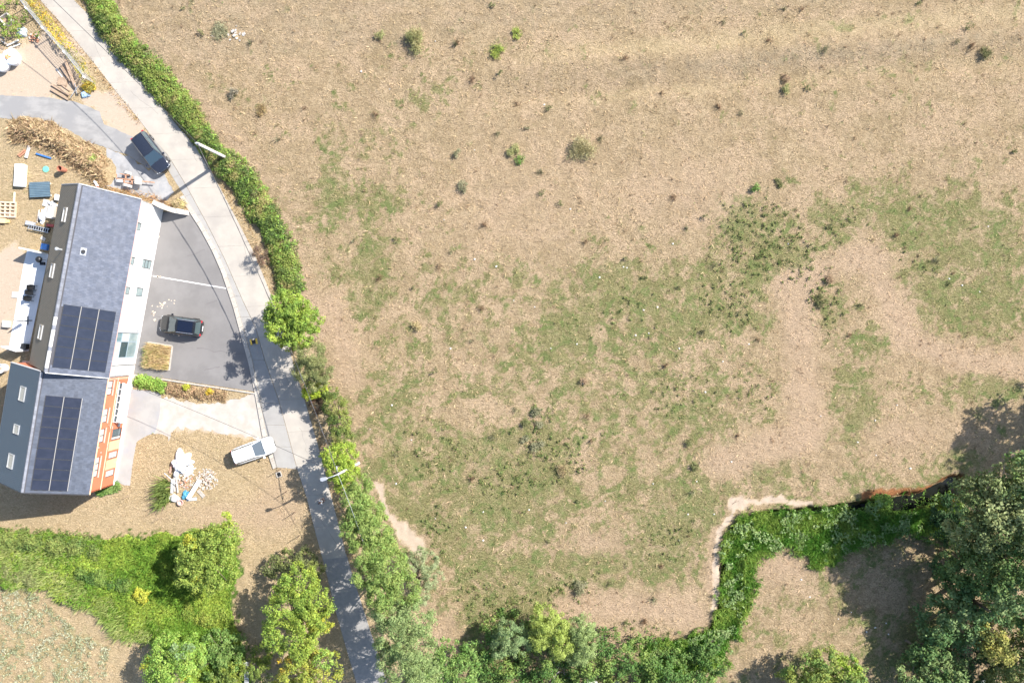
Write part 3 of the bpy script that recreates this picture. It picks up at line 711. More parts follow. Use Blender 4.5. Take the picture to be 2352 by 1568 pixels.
# ---- orange house
def make_orange_house():
    ang = math.atan2(248.8, 40.3); ox_, oy_ = G(263.0, 1112.0); base = T(ox_, oy_, 0, ang)
    L_, Wd, ze, zr = 11.35, 9.2, 5.1, 7.98
    h = empty('orange_house', mw=base, label='orange rendered house with dark slate roof, two columns of solar panels and white canopy', cat='house')
    FE = frame(0, 0, 0, (1,0,0), (0,0,1), base)
    def c(px, py, w_, h_): x, y = onplane(px, py, FE); return (x-w_/2, x+w_/2, y-h_/2, y+h_/2)
    def k(zx, zy): return 193.6+zx*.18967, 843.5+zy*.18967
    up = [c(*k(310,250),1.42,1.15), c(*k(250,585),1.40,1.15), c(*k(209,828),1.38,1.15), c(*k(142,1210),2.02,1.15)]
    lo_ = [c(*k(396,806),1.15,1.95), c(*k(352,1057),.72,1.75), c(*k(313,1280),.72,1.75)]
    lo_ = [(a, b_, max(.25, c_), d) for a, b_, c_, d in lo_]
    wall_holes(FE, L_, ze+.05, up+lo_).build('facade', orangewall, h, FE)
    b_ = MB(); hw = Wd/2
    b_.add([(0,.2,0),(0,Wd,0),(0,Wd,ze),(0,hw,zr-.10),(0,.2,ze)], [(4,3,2,1,0)]); b_.add([(L_,.2,0),(L_,Wd,0),(L_,Wd,ze),(L_,hw,zr-.10),(L_,.2,ze)], [(0,1,2,3,4)])
    b_.add([(0,Wd,0),(L_,Wd,0),(L_,Wd,ze),(0,Wd,ze)], [(3,2,1,0)]).box(0, .15, 0, .2, 0, ze).box(L_-.15, L_, 0, .2, 0, ze)
    b_.build('wall', orangewall, h, base)
    for q in up[:3]: window(h, FE, *q, darkframe, glassblind, vx=(.5,), rec=.12, sill=(kerbm, .10))
    window(h, FE, *up[3], darkframe, glassblind, vx=(.333,.667), rec=.12, sill=(kerbm, .10))
    window(h, FE, *lo_[0], darkframe, [glassblind, glassm], vx=(.3,), rec=.12)
    for q in lo_[1:]: window(h, FE, *q, darkframe, glassblind, rec=.12, sill=(kerbm, .06))
    for i, (a, b2) in enumerate(((lo_[0][0]-1.02, lo_[0][0]-.06), (lo_[1][0]-1.05, lo_[1][0]-.06))):
        MB().box(a, b2, .35, 2.45, .0, .015).build('render_panel', peachwall, h, FE)
    MB().box(0, L_, 2.72, 2.80, 0, .05).build('string_course', M('peach_trim', (.80,.52,.38), rough=.9), h, FE)
    MB().box(-.01, L_*.62, 0, .28, 0, .10).build('plinth', whitem, h, FE)
    MB().box(L_-.25, L_+.02, 0, ze, .0, .03).build('corner_trim', M('salmon_trim', (.72,.33,.22), rough=.9), h, FE)
    # canopy with six bays
    xa = onplane(272, 967, FE)[0]+.05; xb = L_-.55; n = 6
    cn = empty('canopy_holder') if False else None
    cp = MB().box(xa-.05, xb+.05, 2.30, 2.36, .30, .36).box(xa-.05, xb+.05, 2.36, 2.44, .0, .05).build('canopy', whitem, h, FE)
    for i in range(n):
        x0 = xa+(xb-xa)*i/n; x1 = xa+(xb-xa)*(i+1)/n
        MB().add([(x0+.01,2.40,.34),(x1-.01,2.40,.34),(x1-.01,2.28,1.20),(x0+.01,2.28,1.20),(x0+.01,2.36,.34),(x1-.01,2.36,.34),(x1-.01,2.24,1.20),(x0+.01,2.24,1.20)],
                 [(0,1,2,3),(7,6,5,4),(0,4,5,1),(1,5,6,2),(2,6,7,3),(3,7,4,0)]).build('canopy_panel', whitegloss, cp, FE)
        MB().box(x0+.06, x1-.06, 2.30, 2.33, .06, .31).build('glazing', glassm, cp, FE)
        MB().box(x0-.03, x0+.03, 2.31, 2.37, .05, .34).build('bracket', whitem, cp, FE)
    x, y = onplane(*k(415,693), FE); MB().box(x-.18, x+.18, y-.20, y+.20, .0, .10).build('meter_box', greym, h, FE)
    for zx, zy in ((397,277),(347,625),(280,955),(172,970),(200,1030)):
        x, y = onplane(*k(zx,zy), FE); MB().box(x-.07, x+.07, y-.07, y+.07, 0, .05).build('wall_plate', kerbm, h, FE)
    x, y = onplane(*k(290,700), FE); MB().bar((x,y,0), (x,y+.15,.55), .04).bar((x,y+.15,.55), (x-.25,y+.3,.6), .04).build('cable_bracket', alum, h, FE)
    FEs, FWs, D = slope_frames(base, L_, Wd, ze+.05, zr)
    MB().box(-.02, L_+.02, 0, D+.02, -.09, .02).build('roof', underm, h, FEs)
    def z2(zx, zy): return zx*.22054, 815.8+zy*.22054
    q = [onplane(*z2(*p), FEs) for p in ((478,415),(862,445),(310,1395),(697,1412))]
    xs0, xs1 = (q[2][0]+q[3][0])/2, (q[0][0]+q[1][0])/2; ys0, ys1 = (q[1][1]+q[3][1])/2, (q[0][1]+q[2][1])/2
    slope_tiles(h, FEs, L_, D-.1, .40, .33, .014, slate_dark, [(xs0, xs1, ys0, ys1)], name='roof_slate')
    pw = (ys1-ys0)/2; ph = (xs1-xs0)/9
    for i in range(2):
        for j in range(9): solar(h, FEs, xs0+j*ph+.008, ys0+i*pw+.03, ph-.016, pw-.06)
    rl = MB()
    for i in (0, 1): rl.box(xs0, xs1, ys0+i*pw-.022, ys0+i*pw+.022, .06, .125)
    rl.build('mounting_rail', M('rail_pale'), h, FEs) if False else rl.build('mounting_rail', MATS['rail_pale'], h, FEs)
    MB().box(-.02, L_+.02, 0, D+.02, -.09, .03).build('roof', tile_teal, h, FWs)
    for zx, zy, a in ((240,400,1.25),(178,768,.75),(118,1100,1.25)):
        x, y = onplane(*z2(zx,zy), FWs); skylight(h, FWs, x-a/2, y-.40, a, .80)
    n = 28; hw = Wd/2
    for i in range(n):
        m = frame(i*L_/n, hw, zr+.03, (1,0,0), (0,1,0), base); mm = MB(); pr = [(-.15,-.07),(0,.06),(.15,-.07)]
        mm.add([(0,a,z) for a, z in pr]+[(L_/n-.01,a*1.04,z+.006) for a, z in pr], [(0,3,4,1),(1,4,5,2),(0,1,2),(5,4,3)]).build('ridge_tile', ridgem, h, m)
    MB().box(-.05, L_+.05, -.12, .0, -.13, -.02).build('gutter', whitem, h, FWs)
    MB().box(-.05, L_+.05, -.11, .0, -.12, -.02).build('gutter', peachwall, h, FEs)
    MB().box(L_+.02, L_+.10, 0, D, -.14, .06).build('bargeboard', darkframe, h, FEs); MB().box(-.10, -.02, 0, D, -.14, .06).build('bargeboard', darkframe, h, FEs)
    MB().box(-.10, -.02, 0, D, -.14, .06).build('bargeboard', ridgepale, h, FWs); MB().box(L_+.02, L_+.10, 0, D, -.14, .06).build('bargeboard', darkframe, h, FWs)
    return h, base, FE
OH, OHB, OHF = make_orange_house()

# ------------------------------------------------------------------ free-standing walls
def wallrun(name, pts, hts, th, mat, label, cat, capm=None):
    root = empty(name, *G(*pts[0]), 0, label=label, cat=cat)
    mb = MB(); cb = MB()
    for (a, b_), (h0, h1) in zip(zip(pts[:-1], pts[1:]), zip(hts[:-1], hts[1:])):
        A = Vector((*G(*a), 0)); B = Vector((*G(*b_), 0)); d = (B-A).normalized(); n = Vector((-d.y, d.x, 0))*th/2
        vs = [A-n, B-n, B+n, A+n]; top = [v+Vector((0,0,z)) for v, z in zip(vs, (h0,h1,h1,h0))]; vs = [v-Vector((0,0,.1)) for v in vs]
        mb.add(vs+top, [(3,2,1,0),(4,5,6,7),(0,1,5,4),(1,2,6,5),(2,3,7,6),(3,0,4,7)])
        if capm:
            n2_ = n*1.25; vs = [A-n2_, B-n2_, B+n2_, A+n2_]
            lo2 = [v+Vector((0,0,z+.002)) for v, z in zip(vs, (h0,h1,h1,h0))]; hi2 = [v+Vector((0,0,.07)) for v in lo2]
            cb.add(lo2+hi2, [(3,2,1,0),(4,5,6,7),(0,1,5,4),(1,2,6,5),(2,3,7,6),(3,0,4,7)])
    mb.build('wall_body', mat, root, None)
    if capm: cb.build('coping', capm, root, None)
    return root
wallrun('retaining_wall', [(378,474),(392,482),(410,488),(434,490)], [2.6,2.1,1.4,.35], .38, whitewall, 'low white rendered retaining wall sloping down from the white house to the kerb', 'wall', stonem)
wallrun('white_wall', [(308.5,862),(305,878),(302,893)], [.9,.9,.9], .22, whitewall, 'low white wall stub where the white and orange houses meet', 'wall')
wallrun('terrace_screen', [(71,574),(110,583.5)], [2.0,2.0], .12, whitem, 'white privacy screen at the upper end of the paved terrace', 'screen')
wallrun('terrace_screen', [(30,795),(64,806)], [1.9,1.9], .12, whitem, 'white privacy screen at the lower end of the paved terrace by the round tub', 'screen')
# planter bed on the tarmac
def planter():
    pts = [(340.7,785.2),(397,794.2),(389.6,850.5),(333.3,842.3)]
    r = empty('planting_bed', *G(365,818), 0, label='square bed of tall dry grass edged with white kerb on the tarmac', cat='flower bed')
    for a, b_ in zip(pts, pts[1:]+pts[:1]):
        A = Vector((*G(*a),0)); B = Vector((*G(*b_),0)); d = B-A
        for k in range(3):
            MB().box(.06+k*(d.length-.06)/3+.004, .06+(k+1)*(d.length-.06)/3-.004, -.06, .06, -.02, .16).build('edging_stone', kerbm, r, T(A.x, A.y, 0, math.atan2(d.y, d.x)))
    MB().prism([G(*p) for p in [(342,787),(395.5,795.5),(388.4,849),(334.8,841)]], 0, .09).build('soil', M('bed_soil', (.40,.30,.19), (.30,.22,.13), scale=6), r, None)
    return r
BED = planter()
# ------------------------------------------------------------------ vehicles
def quad_pane(mb, a, b_, c, d, off=.008, ins=.06, th=.01):
    P = [Vector(p) for p in (a, b_, c, d)]; ctr = sum(P, Vector())/4; n = (P[1]-P[0]).cross(P[3]-P[0]).normalized()
    Q = [p + (ctr-p).normalized()*ins*1.4 for p in P]
    mb.add([q+n*off for q in Q]+[q+n*(off-th) for q in Q], [(0,1,2,3),(7,6,5,4),(0,4,5,1),(1,5,6,2),(2,6,7,3),(3,7,4,0)]); return n
def car(name, label, px, py, ang, L_, Wd, Hh, paint, glass, roofpane=None, rails=None, zt=.30, xTr=-.40, xTf=.04):
    base = T(*W(px, py, .75).xy, .045, ang); r = empty(name, mw=base, label=label, cat='car'); k = Hh/1.62; hw = Wd/2
    st_ = [(-.500,.56,.78),(-.488,.76,.92),(-.455,.89,.98),(-.38,.97,1.0),(-.10,1.0,1.0),(.12,1.0,1.0),(.24,.99,.99),(.36,.975,.93),(.43,.92,.86),(.47,.82,.77),(.492,.66,.66),(.502,.42,.56)]
    v = []; f = []
    for x, w_, t in st_:
        t *= k*.99; w_ *= hw; z0 = .24 if abs(x) < .49 else .36
        half = [(0,z0),(w_*.82,z0),(w_*.97,z0+.14),(w_,t*.66),(w_*.955,t*.93),(w_*.84,t),(w_*.4,t+.015),(0,t+.02)]
        v += [(x*L_, y, z) for y, z in half] + [(x*L_, -y, z) for y, z in half[-2:0:-1]]
    n = 14
    for i in range(len(st_)-1):
        for j in range(n): f.append((i*n+j, i*n+(j+1)%n, (i+1)*n+(j+1)%n, (i+1)*n+j))
    f.append(tuple(range(n-1,-1,-1))[::-1]); f.append(tuple((len(st_)-1)*n+j for j in range(n)))
    f[-2] = tuple(range(0, n))[::-1]; f = [q[::-1] for q in f]
    b_ = MB().add(v, f).build('body', paint, r, base, smooth=True); sub(b_, 2)
    zb = .93*k; xBf, xBr = .275*L_, -.475*L_; tf, tr = xTf*L_, xTr*L_; wB, wT = hw*.90, hw*.70
    B = [(xBf,-wB,zb),(xBf,wB,zb),(xBr,wB*.93,zb),(xBr,-wB*.93,zb)]; Tt = [(tf,-wT,Hh-.05),(tf,wT,Hh-.05),(tr,wT*.95,Hh-.05),(tr,-wT*.95,Hh-.05)]
    cb = MB().add(B+Tt, [(0,1,5,4),(1,2,6,5),(2,3,7,6),(3,0,4,7),(4,5,6,7)]); bevel(cb.build('pillars', paint, r, base), .07, 3)
    rf = MB(); rows = 7; cols = 7; vs = []
    for i in range(rows):
        u = i/(rows-1)
        for j in range(cols):
            s_ = j/(cols-1)*2-1; wq = wT*(1-.04*u)*(1-.22*abs(2*u-1)**4)
            vs.append((tf+(tr-tf)*u + (1-s_*s_)*(.07 if u < .5 else -.04)*abs(1-2*u), s_*wq, Hh-.05+.055*(1-s_**2)*(1-(2*u-1)**4*.7)))
    fs = [(i*cols+j, i*cols+j+1, (i+1)*cols+j+1, (i+1)*cols+j) for i in range(rows-1) for j in range(cols-1)]
    rf.add(vs, fs).build('roof', paint, r, base, smooth=True)
    if roofpane:
        MB().box(tr+.22, tf-.20, -wT*.80, wT*.80, Hh+.006, Hh+.02).build('roof_panel', roofpane, r, base)
    m1 = MB(); quad_pane(m1, B[0], B[1], Tt[1], Tt[0], ins=.06); m1.build('windshield', glass, r, base)
    m2 = MB(); quad_pane(m2, B[2], B[3], Tt[3], Tt[2], ins=.07); m2.build('rear_window', glass, r, base)
    for s_ in (1, -1):
        def P(u, t_):   # along side, 0 rear..1 front
            if s_ > 0: a, b2, c, d = B[2], B[1], Tt[2], Tt[1]
            else: a, b2, c, d = B[3], B[0], Tt[3], Tt[0]
            lo2 = Vector(a).lerp(Vector(b2), u); hi2 = Vector(c).lerp(Vector(d), u); return lo2.lerp(hi2, t_)
        for u0, u1 in ((.04,.30),(.31,.60),(.61,.95)):
            q = [P(u0,.06), P(u1,.06), P(u1,.92), P(u0,.92)]
            if s_ > 0: q = [q[1], q[0], q[3], q[2]]
            mm = MB(); quad_pane(mm, *q, ins=.02); mm.build('side_window', glassm, r, base)
        mi = MB().box(-.10,.10, -.11,.11, -.07,.07).build('mirror', paint, r, base @ Matrix.Translation((.205*L_, s_*(hw+.09), .98*k))); bevel(mi, .03)
        hl = MB().add([(.425*L_,s_*hw*.60,.80*k),(.485*L_,s_*hw*.50,.735*k),(.466*L_,s_*hw*.82,.735*k),(.405*L_,s_*hw*.895,.80*k)]+[(.425*L_,s_*hw*.60,.70*k),(.502*L_,s_*hw*.50,.60*k),(.484*L_,s_*hw*.86,.60*k),(.405*L_,s_*hw*.90,.70*k)],
            [(0,1,2,3)[::s_],(1,5,6,2)[::s_],(2,6,7,3)[::s_],(0,4,5,1)[::s_]]); 
        hl.v = [(x-.03*L_*(i >= 4), y*.98, z-.015) for i, (x, y, z) in enumerate(hl.v)]
        hl.build('headlight', M('lamp_glass', (.70,.74,.80), rough=.08, spec=1), r, base)
        MB().box(-.488*L_, -.455*L_, min(s_*hw*.60, s_*hw*.83), max(s_*hw*.60, s_*hw*.83), .76*k, .97*k).build('tail_light', M('tail_red', (.45,.02,.03), rough=.15), r, base)
        for xw in (.305, -.30):
            wm_ = base @ Matrix.Translation((xw*L_, s_*(hw-.10), .335)) @ Matrix.Rotation(R(90), 4, 'X')
            wh = MB().lathe([(.20,-.11),(.31,-.11),(.335,-.07),(.335,.07),(.31,.11),(.20,.11)], 20).build('wheel', M('tyre_rubber', (.02,.02,.02), rough=.9), r, wm_)
            MB().lathe([(.205,-.08),(.205,.08),(.05,.10),(0,.10)], 12).build('rim', alum, wh, wm_)
        if rails:
            MB().bar((tr+.12, s_*wT*.97, Hh+.015), (tf-.12, s_*wT*.97, Hh+.015), .05, .05).build('roof_rail', rails, r, base)
        MB().box(-.03*L_, .0, min(s_*hw, s_*(hw+.012)), max(s_*hw, s_*(hw+.012)), .83*k, .86*k).build('door_handle', paint, r, base)
    MB().box(-.504*L_, -.494*L_, -.26, .26, .60*k, .72*k).build('licence_plate', whitem, r, base)
    MB().box(.485*L_, .503*L_, -.34, .34, .42*k, .60*k).build('grille', blackm, r, base)
    wp_ = MB().bar((.262*L_,.42,1.0*k),(.20*L_,-.20,1.055*k+.03),.025,.02).bar((.262*L_,-.10,1.0*k),(.215*L_,-.60,1.045*k+.03),.025,.02); wp_.build('wiper', blackm, r, base)
    MB().bar((tr+.12,0,Hh+.02),(tr+.02,0,Hh+.10),.05,.02).build('antenna', blackm, r, base)
    return r
dkpaint = M('black_paint', (.018,.022,.035), rough=.22, coat=1.0); gypaint = M('graphite_paint', (.014,.015,.016), rough=.2, coat=1.0)
whpaint = M('white_car_paint', (.78,.79,.82), rough=.3, coat=.6)
carglass = M('car_glass', (.035,.06,.085), rough=.04, spec=1.0); carglass2 = M('car_glass_grey', (.06,.085,.09), rough=.06, spec=1.0)
pano = M('panoramic_glass', (.006,.009,.022), rough=.04, spec=1.0)
car('parked_car', 'black seven-seat car parked on the gravel between the kerb and the wrecked trailer', 347, 351, R(-53), 4.60, 1.92, 1.72, dkpaint, carglass, rails=M('dark_rail', (.25,.24,.23), rough=.4, metal=.6), xTf=.07)
car('parked_car', 'dark graphite estate car with a glass roof parked on the tarmac by the planting bed', 416, 748, R(172.5), 4.42, 1.88, 1.62, gypaint, carglass2, pano, M('chrome_rail', (.66,.63,.66), rough=.2, metal=.8))
car('parked_car', 'white hatchback parked on dry grass beside the rubble heap and the kerb', 582, 1034.5, R(19.5), 4.45, 1.86, 1.56, whpaint, carglass, xTr=-.425, xTf=.05)

# wrecked trailer
def trailer():
    def k(x, y): return 248.9+x*.04703, 380.25+y*.04703
    c = k(1000, 720); r = empty('flatbed_trailer', *W(*c, .4).xy, 0, label='rusty stripped trailer chassis with a grey wheel guard on pale gravel', cat='trailer')
    def P(x, y, z): return W(*k(x, y), z)
    fr = MB()
    for a, b_, w_ in (((400,640),(1260,690),.10),((750,690),(800,870),.12),((845,480),(850,660),.12),((1170,520),(1150,920),.11),((560,400),(1010,480),.07),((740,690),(1150,720),.10),((850,850),(1190,880),.08),((400,420),(410,680),.05),((1150,700),(1260,700),.10)):
        fr.bar(P(*a,.55), P(*b_,.55), w_, .10)
    fr.build('chassis', rust, r)
    MB().bar(P(1590,770,.45), P(2250,830,.45), .10, .10).build('drawbar', rust, r)
    d = MB(); q = [P(1300,520,.85), P(1590,610,.85), P(1560,930,.85), P(1270,880,.85)]
    d.add(q+[p-Vector((0,0,.30)) for p in q], [(3,2,1,0),(4,5,6,7),(0,1,5,4),(1,2,6,5),(2,3,7,6),(3,0,4,7)]); d.f = [t[::-1] for t in d.f]; d.build('deck_box', slabm, r)
    for a, b_ in (((600,880),(1080,1000)),((660,270),(1050,370))):
        g_ = MB(); A = P(*a,.70); B = P(*b_,.70); dd = (B-A).normalized(); nn = Vector((-dd.y, dd.x, 0))*.13
        v = []; m_ = 7
        for i in range(m_):
            t = i/(m_-1); p = A.lerp(B, t); z = .70-.34*(2*t-1)**2
            v += [Vector((p.x+nn.x, p.y+nn.y, z)), Vector((p.x-nn.x, p.y-nn.y, z))]
        g_.add(v, [(i*2,i*2+1,i*2+3,i*2+2) for i in range(m_-1)]); o = g_.build('mudguard', slabm, r); s_ = o.modifiers.new('solid','SOLIDIFY'); s_.thickness = .03
        mid = A.lerp(B,.5); wm_ = Matrix.Translation((mid.x, mid.y, .33)) @ Matrix.Rotation(math.atan2(dd.y, dd.x),4,'Z') @ Matrix.Rotation(R(90),4,'X')
        w_ = MB().lathe([(.18,-.09),(.28,-.09),(.30,-.05),(.30,.05),(.28,.09),(.18,.09)], 16).build('wheel', MATS['tyre_rubber'], r, wm_); MB().lathe([(.185,-.06),(.185,.06),(0,.07)], 10).build('rim', rust, w_, wm_)
    MB().bar(P(1230,690,.1), P(1230,690,.55), .06).bar(P(420,650,.1), P(420,650,.55), .06).build('stand', rust, r)
    pl = MB(); q = [P(400,680,.58), P(700,680,.58), P(690,830,.58), P(400,780,.58)]
    pl.add(q+[p-Vector((0,0,.03)) for p in q], [(0,1,2,3),(7,6,5,4),(0,4,5,1),(1,5,6,2),(2,6,7,3),(3,7,4,0)]); pl.f = [t[::-1] for t in pl.f]; pl.build('plate', gravelm if False else greym, r)
trailer()

# ------------------------------------------------------------------ poles, lamp, cables
def pole1():
    b_ = W(523,363.5,0); t = W(453,329.5,7.6); r = empty('utility_pole', b_.x, b_.y, 0, label='pale concrete utility pole with a dark groove rising out of the roadside hedge', cat='pole')
    d = (t-b_).normalized(); s_ = d.cross(Vector((0,0,1))).normalized()
    MB().bar(b_-s_*.09+Vector((0,0,-.2)), t-s_*.08, .06, .24, up=s_.cross(d)).bar(b_+s_*.07+Vector((0,0,-.2)), t+s_*.07, .12, .24, up=s_.cross(d)).build('shaft', polem, r)
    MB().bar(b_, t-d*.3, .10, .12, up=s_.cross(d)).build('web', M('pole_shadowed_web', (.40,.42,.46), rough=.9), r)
    st_ = MB()
    for q in np.linspace(.2,.9,8): p = b_.lerp(t, q); st_.bar(p+s_*.18, p+s_*.34, .03)
    st_.build('foothold', wirem, r); MB().bar(t+s_*.2, t-s_*.25+d*.12, .10).build('cable_clamp', greym, r); return t
PT1 = pole1()
def pole2():
    b_ = W(824,1063.5,0); t = W(776.5,1088.5,8.2); r = empty('street_lamp', b_.x, b_.y, 0, label='concrete street lamp pole whose arm reaches over the road near the walking person', cat='street lamp')
    d = (t-b_).normalized()
    MB().tube([b_-Vector((0,0,.2)), b_.lerp(t,.5), t], .16, 12, .10).build('post', polem, r)
    MB().box(-.16,.16,-.10,.10,-.2,.2).build('fuse_box', greym, r, Matrix.Translation(b_.lerp(t,.42)+Vector((.05,-.2,0))))
    a0 = W(751,1098,8.45); MB().tube([t+Vector((0,0,-.1)), t.lerp(a0,.4)+Vector((0,0,.12)), a0], .04, 8).build('arm', alum, r)
    h0 = W(735.7,1101.3,8.45); dd = (h0-a0).normalized(); an = math.atan2(dd.y, dd.x); L_ = (h0-a0).length
    mw_ = T(a0.x, a0.y, 8.45, an)
    hd = MB().prism([(-.05,-.07),(.10,-.15),(L_-.15,-.19),(L_,-.11),(L_,.11),(L_-.15,.19),(.10,.15),(-.05,.07)], -.05, .07).build('lamp_head', alum, r, mw_); bevel(hd, .02)
    MB().box(.16, L_-.05, -.13, .13, -.08, -.052).build('lamp_glass', glasspale, hd, mw_)
    iso = W(773.5,1076,8.1); MB().bar(t, iso, .03).tube([iso, iso+Vector((0,.25,0))], .05, 8).build('insulator', greym, r); return t
PT2 = pole2()
def cable(name, a, b_, sag, r_, label, mat=None, n=24, group=None, twist=False):
    pts = []
    for i in range(n+1):
        t = i/n; p = Vector(a).lerp(Vector(b_), t); p.z -= sag*4*t*(1-t); pts.append(p)
    root = MB().tube(pts, r_, 5).build(name, mat or wirem, None)
    if twist:
        mb2 = MB().tube([p+Vector((.035*math.cos(i*1.9), .035*math.sin(i*1.9), .03)) for i, p in enumerate(pts)], r_*.7, 4)
        me = root.data; mb2.add(me and [v.co for v in me.vertices], [tuple(p.vertices) for p in me.polygons]); me2 = mb2.mesh(name, mat or wirem); root.data = me2
    return tag(root, label, 'cable', group)
cable('power_cable', PT1, PT2, 1.9, .030, 'dark overhead power cable running along the hedge from the utility pole to the street lamp', twist=True, n=40)
cable('power_cable', PT1, W(60,-60,7.6), 1.1, .026, 'dark overhead power cable crossing the concrete road from the utility pole towards the fenced yard')
cable('power_cable', PT2, W(840,1260,7.0), .15, .02, 'grey twisted cable hanging over the willow tree below the street lamp', M('cable_grey', (.30,.33,.33), rough=.6))
cable('power_cable', PT2, onb if False else (WHB @ Vector((.05, -.12, 5.0))), .9, .018, 'thin service cable crossing the gravel from the street lamp to the orange house')
# yard fence
def yard_fence():
    tops = [(40.5,-8),(60,19),(97.5,64.5),(147,120),(193.5,177.5)]
    P = [W(*p, 2.0) for p in tops]; r = empty('wire_fence', P[2].x, P[2].y, 0, label='tall wire fence with pale top rail separating the cluttered yard from the verge', cat='fence')
    rail = MB()
    for a, b_ in zip(P[:-1], P[1:]): rail.bar(a, b_, .05)
    rail.build('top_rail', galv, r)
    for p in P: MB().tube([(p.x, p.y, -.1), (p.x, p.y, 2.06)], .045, 8).build('post', galv, r); 
    for p in P[1:]: MB().box(-.14,.14,-.07,.07,-.03,.10).build('post_clamp', whitem, r, T(p.x, p.y, 2.0, R(-48)))
    wr = MB()
    for a, b_ in zip(P[:-1], P[1:]):
        for z in np.arange(.1, 1.95, .2): wr.bar((a.x,a.y,z), (b_.x,b_.y,z), .012)
        for t in np.linspace(.04,.96,14): q = a.lerp(b_, t); wr.bar((q.x,q.y,.05),(q.x,q.y,1.96), .010)
    tag(wr.build('wire_mesh', galv, r), kind='stuff')
yard_fence()
# slim fence posts on the verge
for i, (x, y, lab) in enumerate(((645,1076,'slim rusty fence stake beside the end of the kerb and a drain cover'),(659,1127,'slim rusty fence stake on dry grass level with the street lamp shadow'),
                                 (678,1175,'slim rusty fence stake on dry grass beside the walking person'),(689,1228,'slim rusty fence stake on dry grass just above the dark shrub'))):
    p = Vector((*G(x, y), 0)); tag(MB().bar((p.x,p.y,-.1), (p.x+.05,p.y-.03,1.55), .045).build('fence_stake', M('dark_rust', (.16,.10,.07), rough=.9), None), lab, 'stake', 'fence stakes along the verge')
for i, (x, y, lab) in enumerate(((296,1138,'thin wooden stake in dry grass south of the orange house, closest to the wall'),(372,1186,'thin wooden stake in dry grass in the middle of the three behind the orange house'),(434,1208,'thin wooden stake in dry grass closest to the lime green tree'))):
    p = Vector((*G(x, y), 0)); tag(MB().bar((p.x,p.y,-.1), (p.x,p.y,1.25), .03).build('wooden_stake', wood, None), lab, 'stake', 'stakes on the dry lawn')
# manhole box by kerb end, marker on the strip
dm = empty('drain_cover', *G(641,1089), 0, label='small square concrete drain box with an open dark lid at the kerb end', cat='drain')
MB().box(-.28,.28,-.28,-.2,0,.10).box(-.28,.28,.2,.28,0,.10).box(-.28,-.2,-.2,.2,0,.10).box(.2,.28,-.2,.2,0,.10).build('rim', kerbm, dm, T(*G(641,1089),0,.3))
MB().box(-.2,.2,-.2,.2,0,.03).build('grate', blackm, dm, T(*G(641,1089),0,.3))
mk = empty('road_marker', mw=T(*W(583,784.5,.1).xy,.03,R(100)), label='low black road marker block with two yellow edges on the shaded roadside strip', cat='road marker')
MB().box(-.18,.18,-.20,.20,0,.12).build('block', blackm, mk, WM[mk.name])
for s_ in (1,-1): MB().box(-.28,.28,min(s_*.21,s_*.36),max(s_*.21,s_*.36),0,.14).build('yellow_edge', yellowp, mk, WM[mk.name])

